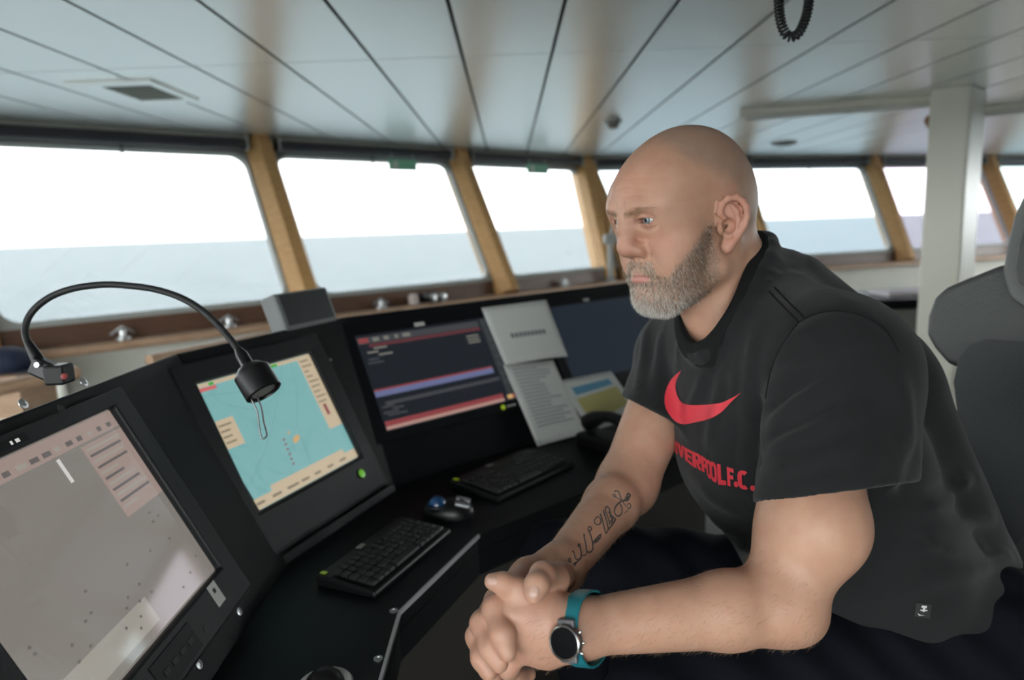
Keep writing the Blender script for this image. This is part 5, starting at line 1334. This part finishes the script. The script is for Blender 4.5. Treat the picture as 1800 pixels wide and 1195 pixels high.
# ribbed collar band laid over the neck edge, and raised seams
def collar_band():
    n = 96; rows = ((.955, -.004), (.965, .0030), (1.02, .0050), (1.10, .0054), (1.19, .0062), (1.225, .0048), (1.235, -.002)); G = []; inner = None
    for k, off in rows:
        ring = []; kk = [1 + (k - 1) * (.72 + .28 * math.cos(2 * math.pi * i / n)) for i in range(n)]
        for i in range(n):
            t = 2 * math.pi * i / n; b0 = NH_A + _nax * _nhl * kk[i] * math.cos(t) + _nlat * .062 * kk[i] * math.sin(t); h = .10
            for _ in range(40):
                e = float(trunk_shirt((b0 + _nup * h)[None].astype(np.float32))[0])
                if e < 3e-4: break
                h -= e * .8
                if h < -.08: break
            ring.append(h)
        ring = np.array(ring)
        if inner is None: inner = ring.copy()
        ring = np.maximum(ring, inner - .012 - .04 * (k - .955)); ring = (np.roll(ring, 1) + np.roll(ring, -1) + 2 * ring) / 4; ring = (np.roll(ring, 1) + np.roll(ring, -1) + 2 * ring) / 4
        G.append([NH_A + _nax * _nhl * kk[i] * math.cos(2 * math.pi * i / n) + _nlat * .062 * kk[i] * math.sin(2 * math.pi * i / n) + _nup * (ring[i] + off) for i in range(n)])
    vs = [p for g in G for p in g]; fs = []
    for j in range(len(rows) - 1):
        for i in range(n): m_ = (i + 1) % n; fs.append((j * n + i, j * n + m_, (j + 1) * n + m_, (j + 1) * n + i))
    return MB().add(vs, fs)
M_rib = mat('ribbed_cotton', (.011, .0115, .012), rough=.9, spec=.15, bump=(1800, .5))
collar_band().build('collar', M_rib, man, smooth=True)
for pts in ([(1352, 512), (1376, 538), (1404, 566)], [(1361, 505), (1385, 531), (1413, 558)], [(1404, 567), (1430, 553), (1470, 546), (1520, 556), (1556, 580), (1580, 620)], [(1404, 567), (1376, 605), (1356, 650), (1346, 700)]):
    Q = []
    for q_ in catmull([V(*a) for a in pts], 10):
        h_, n_ = cast(bvh_s, *q_)
        if h_ is not None: Q.append(h_ + n_ * .0002)
    if len(Q) > 3: MB().tube(Q, .0011, 6).build('seam', M_rib, man, smooth=True)
M_print = mat('red_print', (.62, .035, .055), rough=.55, bump=(1200, .2))
def zpt(x_, y_): return 1120 + x_ / 4.268, 620 + y_ / 4.268
def decal(mb, grid, off=.0009):
    """grid: rows of zoom points, dropped onto the shirt"""
    idx = []; vs = []
    for row in grid:
        r_ = []
        for x_, y_ in row:
            p, n_ = cast(bvh_s, *zpt(x_, y_)); r_.append(None if p is None else len(vs))
            if p is not None: vs.append(p + n_ * off)
        idx.append(r_)
    fs = []
    for j in range(len(idx) - 1):
        for i in range(len(idx[0]) - 1):
            q_ = (idx[j][i], idx[j][i + 1], idx[j + 1][i + 1], idx[j + 1][i])
            if None in q_: continue
            if max(np.linalg.norm(vs[q_[a]] - vs[q_[a - 1]]) for a in range(4)) < .02: fs.append(q_)
    mb.add(vs, fs)
top = [(335, 130), (306, 190), (292, 245), (299, 305), (328, 362), (372, 388), (450, 391), (530, 389), (600, 380), (655, 366), (700, 345), (750, 318), (785, 298)]
bot = [(335, 130), (268, 190), (224, 262), (204, 340), (212, 412), (246, 472), (292, 516), (350, 535), (440, 521), (545, 495), (640, 440), (715, 362), (785, 298)]
def respl(p, n):
    c = catmull([V(*a) for a in p], 8); s_ = [0]
    for i in range(1, len(c)): s_.append(s_[-1] + np.linalg.norm(c[i] - c[i - 1]))
    return [np.array([np.interp(t, np.linspace(0, 1, len(c)), [q_[k] for q_ in c]) for k in (0, 1)]) for t in np.linspace(0, 1, n)]
T_, B_ = respl(top, 80), respl(bot, 80); mb = MB()
decal(mb, [[t * (1 - v_) + b_ * v_ for t, b_ in zip(T_, B_)] for v_ in np.linspace(0, 1, 16)])
o = mb.build('chest_logo', M_print, man, smooth=True); o['label'] = 'red curved tick logo printed on the chest'
LT = [(248, 603), (272, 632), (300, 664), (360, 704), (415, 735), (480, 762), (525, 795), (600, 826), (675, 852), (755, 878), (890, 888)]
LB = [(255, 690), (280, 742), (305, 765), (355, 797), (415, 850), (500, 893), (540, 940), (600, 984), (670, 992), (725, 1006), (890, 1045)]
ipl = lambda L, x_: float(np.interp(x_, [a for a, _ in L], [b_ for _, b_ in L]))
def rect_(u0, v0, u1, v1): return [(u0, v0), (u1, v0), (u1, v1), (u0, v1)]
GL = {'L': [rect_(0, 0, .42, 1), rect_(.3, 0, 1, .24)], 'I': [rect_(.1, 0, .9, 1)], 'V': [[(.0, 1), (.38, 1), (.66, 0), (.34, 0)], [(.62, 1), (1, 1), (.66, 0), (.40, 0)]],
      'E': [rect_(0, 0, .42, 1), rect_(.3, 0, 1, .22), rect_(.3, .40, .9, .61), rect_(.3, .79, 1, 1)], 'F': [rect_(0, 0, .42, 1), rect_(.3, .40, .9, .61), rect_(.3, .78, 1, 1)],
      'P': [rect_(0, 0, .42, 1), rect_(.3, .80, .8, 1), rect_(.3, .38, .8, .58), [(.62, .42), (.84, .38), (1, .5), (.64, .52)], [(.64, .48), (1, .46), (1, .92), (.64, .88)], [(.6, .82), (1, .86), (.82, 1), (.6, 1)]]}
GL['R'] = GL['P'] + [[(.36, .45), (.66, .45), (1.02, 0), (.62, 0)]]
def ringg(t0, t1, n=14, wi=.36, hi_=.20):
    out = []
    for i in range(n):
        a, b_ = [math.radians(t0 + (t1 - t0) * k / n) for k in (i, i + 1)]
        se = lambda an, rx, ry: (.5 + rx * math.copysign(abs(math.cos(an)) ** .75, math.cos(an)), .5 + ry * math.copysign(abs(math.sin(an)) ** .75, math.sin(an)))
        out.append([se(a, .5, .5), se(b_, .5, .5), se(b_, .5 - wi, .5 - hi_), se(a, .5 - wi, .5 - hi_)])
    return out
GL['O'] = ringg(0, 360, 20, .34, .20); GL['C'] = ringg(48, 312, 16, .38, .20); GL['.'] = [[(.5 + .5 * math.cos(a), .5 + .5 * math.sin(a)), (.5 + .5 * math.cos(b_), .5 + .5 * math.sin(b_)), (.5, .5), (.5, .5)] for a, b_ in [(2 * math.pi * k / 12, 2 * math.pi * (k + 1) / 12) for k in range(12)]]
TXT = [('L', 262, 288), ('I', 287, 308), ('V', 306, 360), ('E', 360, 416), ('R', 418, 484), ('P', 486, 532), ('O', 522, 560), ('O', 548, 602), ('L', 606, 668), ('F', 678, 730), ('.', 728, 762), ('C', 756, 842), ('.', 850, 892)]
for ch, x0, x1 in TXT:
    mb = MB()
    for quad in GL[ch]:
        def uv(u_, v_):
            x_ = x0 + (x1 - x0) * u_; t, b_ = ipl(LT, x_), ipl(LB, x_)
            if ch == '.': return (x_, b_ - 4 - 44 * v_)
            return (x_ + (v_ - .5) * -8, b_ + (t - b_) * v_)
        a, b_, c_, d_ = [V(*q_) for q_ in quad]; nu, nv = 7, 7
        decal(mb, [[uv(*((a * (1 - u_) + b_ * u_) * (1 - v_) + (d_ * (1 - u_) + c_ * u_) * v_)) for u_ in np.linspace(0, 1, nu)] for v_ in np.linspace(0, 1, nv)])
    mb.build('chest_letter', M_print, man, smooth=True)
# woven hem tag
def quad_decal(px4, off, nu=4): 
    a, b_, c_, d_ = [V(*q_) for q_ in px4]; vs = []; fs = []
    for v_ in np.linspace(0, 1, nu):
        for u_ in np.linspace(0, 1, nu):
            q_ = (a * (1 - u_) + b_ * u_) * (1 - v_) + (d_ * (1 - u_) + c_ * u_) * v_; p, n_ = cast(bvh_s, *q_); 
            if p is None: return None
            vs.append(p + n_ * off)
    for j in range(nu - 1):
        for i in range(nu - 1): k = j * nu + i; fs.append((k, k + 1, k + nu + 1, k + nu))
    return MB().add(vs, fs)
q_ = quad_decal([(1610, 1058), (1637, 1062), (1633, 1086), (1606, 1082)], .0015)
if q_:
    ht = q_.build('hem_tag', mat('tag_black', (.012, .012, .012), rough=.6), man)
    for px4 in ([(1619, 1063), (1628, 1064), (1627, 1068), (1618, 1067)], [(1621, 1067), (1625, 1067), (1624, 1074), (1620, 1074)], [(1617, 1070), (1629, 1071), (1628, 1073), (1616, 1072)], [(1611, 1075), (1614, 1079), (1625, 1080), (1614, 1081)]):
        q2 = quad_decal(px4, .0020)
        if q2: q2.build('tag_mark', mat('tag_white', (.55, .55, .55), rough=.6), ht)

# ---------------- trousers and shoes
KL, KR = W(1165, 1222, .86), W(992, 985, 1.14)
HL_, HRr = HIP + t_l * .095 - t_u * .02, HIP - t_l * .095 - t_u * .02
AL, AR = KL + V(.10, .03, -.42), KR + V(.10, .02, -.42)
def trouser_sdf(p):
    d = s_ell_f(p, HIP - t_u * .03 - t_f * .01, (.18, .145, .13), TF)
    d = smin(d, s_cone(p, HL_, KL, .098, .070), .05); d = smin(d, s_cone(p, HRr, KR, .098, .068), .05)
    d = smin(d, s_cone(p, KL, AL, .068, .058), .02); d = smin(d, s_cone(p, KR, AR, .066, .058), .02)
    d = d + .0035 * np.sin(p @ v3((70, 30, 55)) + 2 * np.sin(p @ v3((14, -20, 25)))).astype(np.float32)
    return np.maximum(d, (min(AL[2], AR[2]) + .02) - p[:, 2])
M_trs = mat('navy_trousers', (.0040, .0046, .0080), rough=.85, spec=.12, bump=(900, .3))
tv, tf_ = mesh_sdf(trouser_sdf, V(-.08, .55, .25), V(.95, 1.50, 1.10), .007)
tv = smooth_mesh(tv, tf_, 2)
trs = np_mesh('trousers', tv, tf_, M_trs, man)
def shoe_sdf(c):
    c = np.asarray(c, float)
    def f(p):
        d = s_cone(p, c + V(0, 0, -.01), c + V(0, 0, -.05), .045, .042); d = smin(d, s_cone(p, c + V(.02, .0, -.075), c + V(-.17, -.06, -.085), .042, .036), .03)
        return np.maximum(d, (c[2] - .118) - p[:, 2])
    return f
for A_ in (AL, AR):
    v_, f_ = mesh_sdf(shoe_sdf(A_), A_ + V(-.28, -.16, -.16), A_ + V(.10, .10, .06), .006)
    np_mesh('shoe', smooth_mesh(v_, f_, 2), f_, mat('shoe_black', (.012, .012, .012), rough=.4), man)

# ---------------- wrist watch
wc, wn_ = cast(bvh_b, 1004, 1123)
fa = nrm(WL - EL)                                   # along the forearm towards the hand
wn_ = nrm(-_fw + _up * .12 - _rt * .62)
wt_ = nrm(fa - wn_ * (fa @ wn_)); wv_ = np.cross(wn_, wt_); wv_ = wv_ if wv_[2] > 0 else -wv_
wc = wc + wn_ * .0075
watch = empty('wrist_watch', wc)
M_tit = mat('watch_steel', (.62, .61, .58), rough=.25, metal=1.0); M_wcase = mat('watch_case_grey', (.09, .09, .10), rough=.4); M_strap = mat('teal_silicone', (.010, .17, .21), rough=.45); M_wface = mat('watch_face', (.002, .002, .003), rough=.35, spec=.06)
k_ = .70
def sc_(pr): return [(r_ * k_, h_) for r_, h_ in pr]
MB().lathe(sc_([(.0205, -.004), (.0225, -.002), (.0225, .006), (.0215, .0068)]), wc, wn_, 40).build('case', M_wcase, watch, smooth='auto')
MB().lathe(sc_([(.0222, .0055), (.0236, .0065), (.0236, .0084), (.0220, .0092), (.0208, .0084), (.0205, .0055)]), wc, wn_, 48, loop=True).build('bezel', M_tit, watch, smooth='auto')
MB().lathe(sc_([(.0210, .0074), (.0, .0076)]), wc, wn_, 40).build('face', M_wface, watch)
for an in (-32, 0, 32):
    dvec = -wt_ * math.cos(math.radians(an)) + wv_ * math.sin(math.radians(an))
    MB().lathe([(.0014, 0), (.0018, .001), (.0018, .003), (.0012, .004)], wc + dvec * .0225 * k_ + wn_ * .002, dvec, 10).build('button', M_tit, watch, smooth='auto')
# strap: band following the wrist
axw = nrm(wt_); ctr = WL + (EL - WL) * .0; ctr = ctr + axw * ((wc - ctr) @ axw)
e1 = nrm(wn_ - axw * (wn_ @ axw)); e2 = np.cross(axw, e1); bandm = []
for k in range(49):
    an = 2 * math.pi * k / 48; dvec = e1 * math.cos(an) + e2 * math.sin(an); h = bvh_b.ray_cast(Vector(ctr + dvec * .09), Vector(-dvec)); rr = np.linalg.norm(np.array(h[0]) - ctr) if h[0] is not None else .03
    bandm.append((dvec, min(rr, .042)))
rad_ = np.array([r_ for _, r_ in bandm[:-1]]); rad_ = np.convolve(np.r_[rad_[-3:], rad_, rad_[:3]], np.ones(7) / 7, 'same')[3:-3] + .0022
vs = []; fs = []
for k in range(48):
    dvec = bandm[k][0]; an = 2 * math.pi * k / 48; hwid = .0086 + .0012 * max(0, math.cos(an)) ; r_ = rad_[k]
    for (aa, cc) in ((-hwid, 0), (hwid, 0), (hwid, .0026), (-hwid, .0026)): vs.append(ctr + dvec * (r_ + cc) + axw * aa)
for k in range(48):
    m_ = (k + 1) % 48
    for j in range(4): fs.append((k * 4 + j, k * 4 + (j + 1) % 4, m_ * 4 + (j + 1) % 4, m_ * 4 + j))
MB().add(vs, fs).build('strap', M_strap, watch, bevel=.0006, smooth='auto')
for sg in (1, -1):   # lugs
    MB().box(wc + wv_ * sg * .0235 * k_ + wn_ * -.0005, (.018, .008, .005), (wt_, wv_, wn_)).build('lug', M_wcase, watch, bevel=.0015)
tag(watch, 'round steel watch with a teal strap on the man\'s wrist', 'watch')

# ------------------------------------------------------------------ helmsman's chair behind the man
fh = nrm(V(t_f[0], t_f[1], 0)); lh = nrm(V(-fh[1], fh[0], 0)); lh = lh if lh @ t_l > 0 else -lh     # forward, towards the camera
cu = nrm(V(0, 0, 1) - fh * .22); cn = np.cross(lh, cu); cn = cn if cn @ fh > 0 else -cn
C0 = W(1640, 560, 1.33)
def ch_pix(px, py, c=0.0):
    d = ray(px, py); q = C0 + cn * c; P = CAM + d * (np.dot(q - CAM, cn) / np.dot(d, cn)); v = P - C0; return float(v @ lh), float(v @ cu)
mid_l = ch_pix(1885, 560)[0]
def cp_(l_, u_, c): return C0 + lh * l_ + cu * u_ + cn * c
chair = empty('helm_chair', V(*(HIP - fh * .05)[:2], 0))
def pad(name, px, c_front, thick, m_, bev, crown=0.0):
    """outline of the far half traced on the back plane, mirrored about the chair's middle"""
    half = [ch_pix(*q, c_front) for q in px]; half = [(min(a, mid_l - .012), b_) for a, b_ in half]; full = half + [(2 * mid_l - a, b_) for a, b_ in half[::-1]]
    bm = bmesh.new()
    lo_ = [bm.verts.new(cp_(a, b_, c_front - thick)) for a, b_ in full]; hi_ = [bm.verts.new(cp_(a, b_, c_front)) for a, b_ in full]; n = len(full)
    bm.faces.new(lo_); bm.faces.new(hi_[::-1])
    for i in range(n): bm.faces.new((lo_[i], hi_[i], hi_[(i + 1) % n], lo_[(i + 1) % n]))
    bmesh.ops.recalc_face_normals(bm, faces=bm.faces)
    bmesh.ops.bevel(bm, geom=[e for e in bm.edges], offset=bev, segments=5, profile=.6, affect='EDGES', clamp_overlap=True)
    me = bpy.data.meshes.new(name); bm.to_mesh(me); bm.free(); me.polygons.foreach_set('use_smooth', [True] * len(me.polygons)); me.materials.append(m_)
    o = bpy.data.objects.new(name, me); COL.objects.link(o); o.parent = chair; o.matrix_parent_inverse = chair.matrix_world.inverted()
    md = o.modifiers.new('wn', 'WEIGHTED_NORMAL'); return o
M_lea = mat('grey_leather', (.060, .064, .062), rough=.42, bump=(260, .35), noise=(5, .12)); M_lea2 = mat('dark_leather', (.028, .031, .032), rough=.45, bump=(260, .35)); M_lea3 = mat('light_grey_leather', (.14, .145, .14), rough=.45, bump=(260, .3))
pad('upper_backrest', [(1690, 648), (1664, 640), (1640, 612), (1626, 588), (1628, 555), (1640, 522), (1662, 503), (1700, 487), (1757, 464), (1830, 455)], .055, .085, M_lea, .022)
pad('lumbar_pad', [(1810, 1080), (1760, 1060), (1722, 960), (1706, 880), (1690, 780), (1676, 672), (1684, 632), (1704, 606), (1735, 596), (1800, 600)], .075, .09, M_lea2, .020)
MB().box(W(1822, 900, 1.16), (.07, .34, .07), (lh, cu, cn)).build('armrest', M_lea3, chair, bevel=.025, smooth=True, segs=4)
pad('headrest', [(1830, 548), (1795, 540), (1772, 522), (1760, 478), (1768, 430), (1780, 380), (1800, 335), (1832, 318)], .085, .09, M_lea3, .022)
pad('headrest_cushion', [(1822, 516), (1804, 510), (1790, 497), (1784, 470), (1790, 430), (1802, 392), (1822, 372)], .105, .05, M_lea, .018)
zt = HIP[2] - .115; sc = V(HIP[0], HIP[1], zt - .055) + fh * .14
def rbox(name, c, s, fr, m_, bev): return MB().box(c, s, fr).build(name, m_, chair, bevel=bev, smooth=True, segs=4)
rbox('seat', sc, (.56, .54, .11), (fh, lh, V(0, 0, 1)), M_lea2, .035)
rbox('seat_frame', sc - V(0, 0, .085), (.44, .40, .06), (fh, lh, V(0, 0, 1)), M_plast, .01)
bc = sc - fh * .16
pz = sc[2] - .11
MB().lathe([(.16, 0), (.16, .02), (.07, .05), (.06, pz)], V(sc[0], sc[1], 0), (0, 0, 1), 24).build('pedestal', M_grey, chair, smooth='auto')
arm0 = cp_(mid_l, ch_pix(1800, 1040)[1] + .02, .0)
MB().tube([sc - fh * .24 - V(0, 0, .06), cp_(mid_l, ch_pix(1800, 900)[1], -.04)], .03, 10).build('back_bracket', M_plast, chair, smooth='auto')
fz = min(AL[2], AR[2]) - .125; ft = V((AL[0] + AR[0]) / 2 - .06, (AL[1] + AR[1]) / 2, fz)
rbox('footrest', ft, (.34, .46, .025), (fh, lh, V(0, 0, 1)), M_grey, .006)
MB().tube([ft - V(0, 0, .0), V(sc[0], sc[1], max(.12, fz - .05))], .02, 10).build('footrest_arm', M_plast, chair, smooth='auto')
tag(chair, 'tall grey leather helm chair behind the bald man', 'chair')
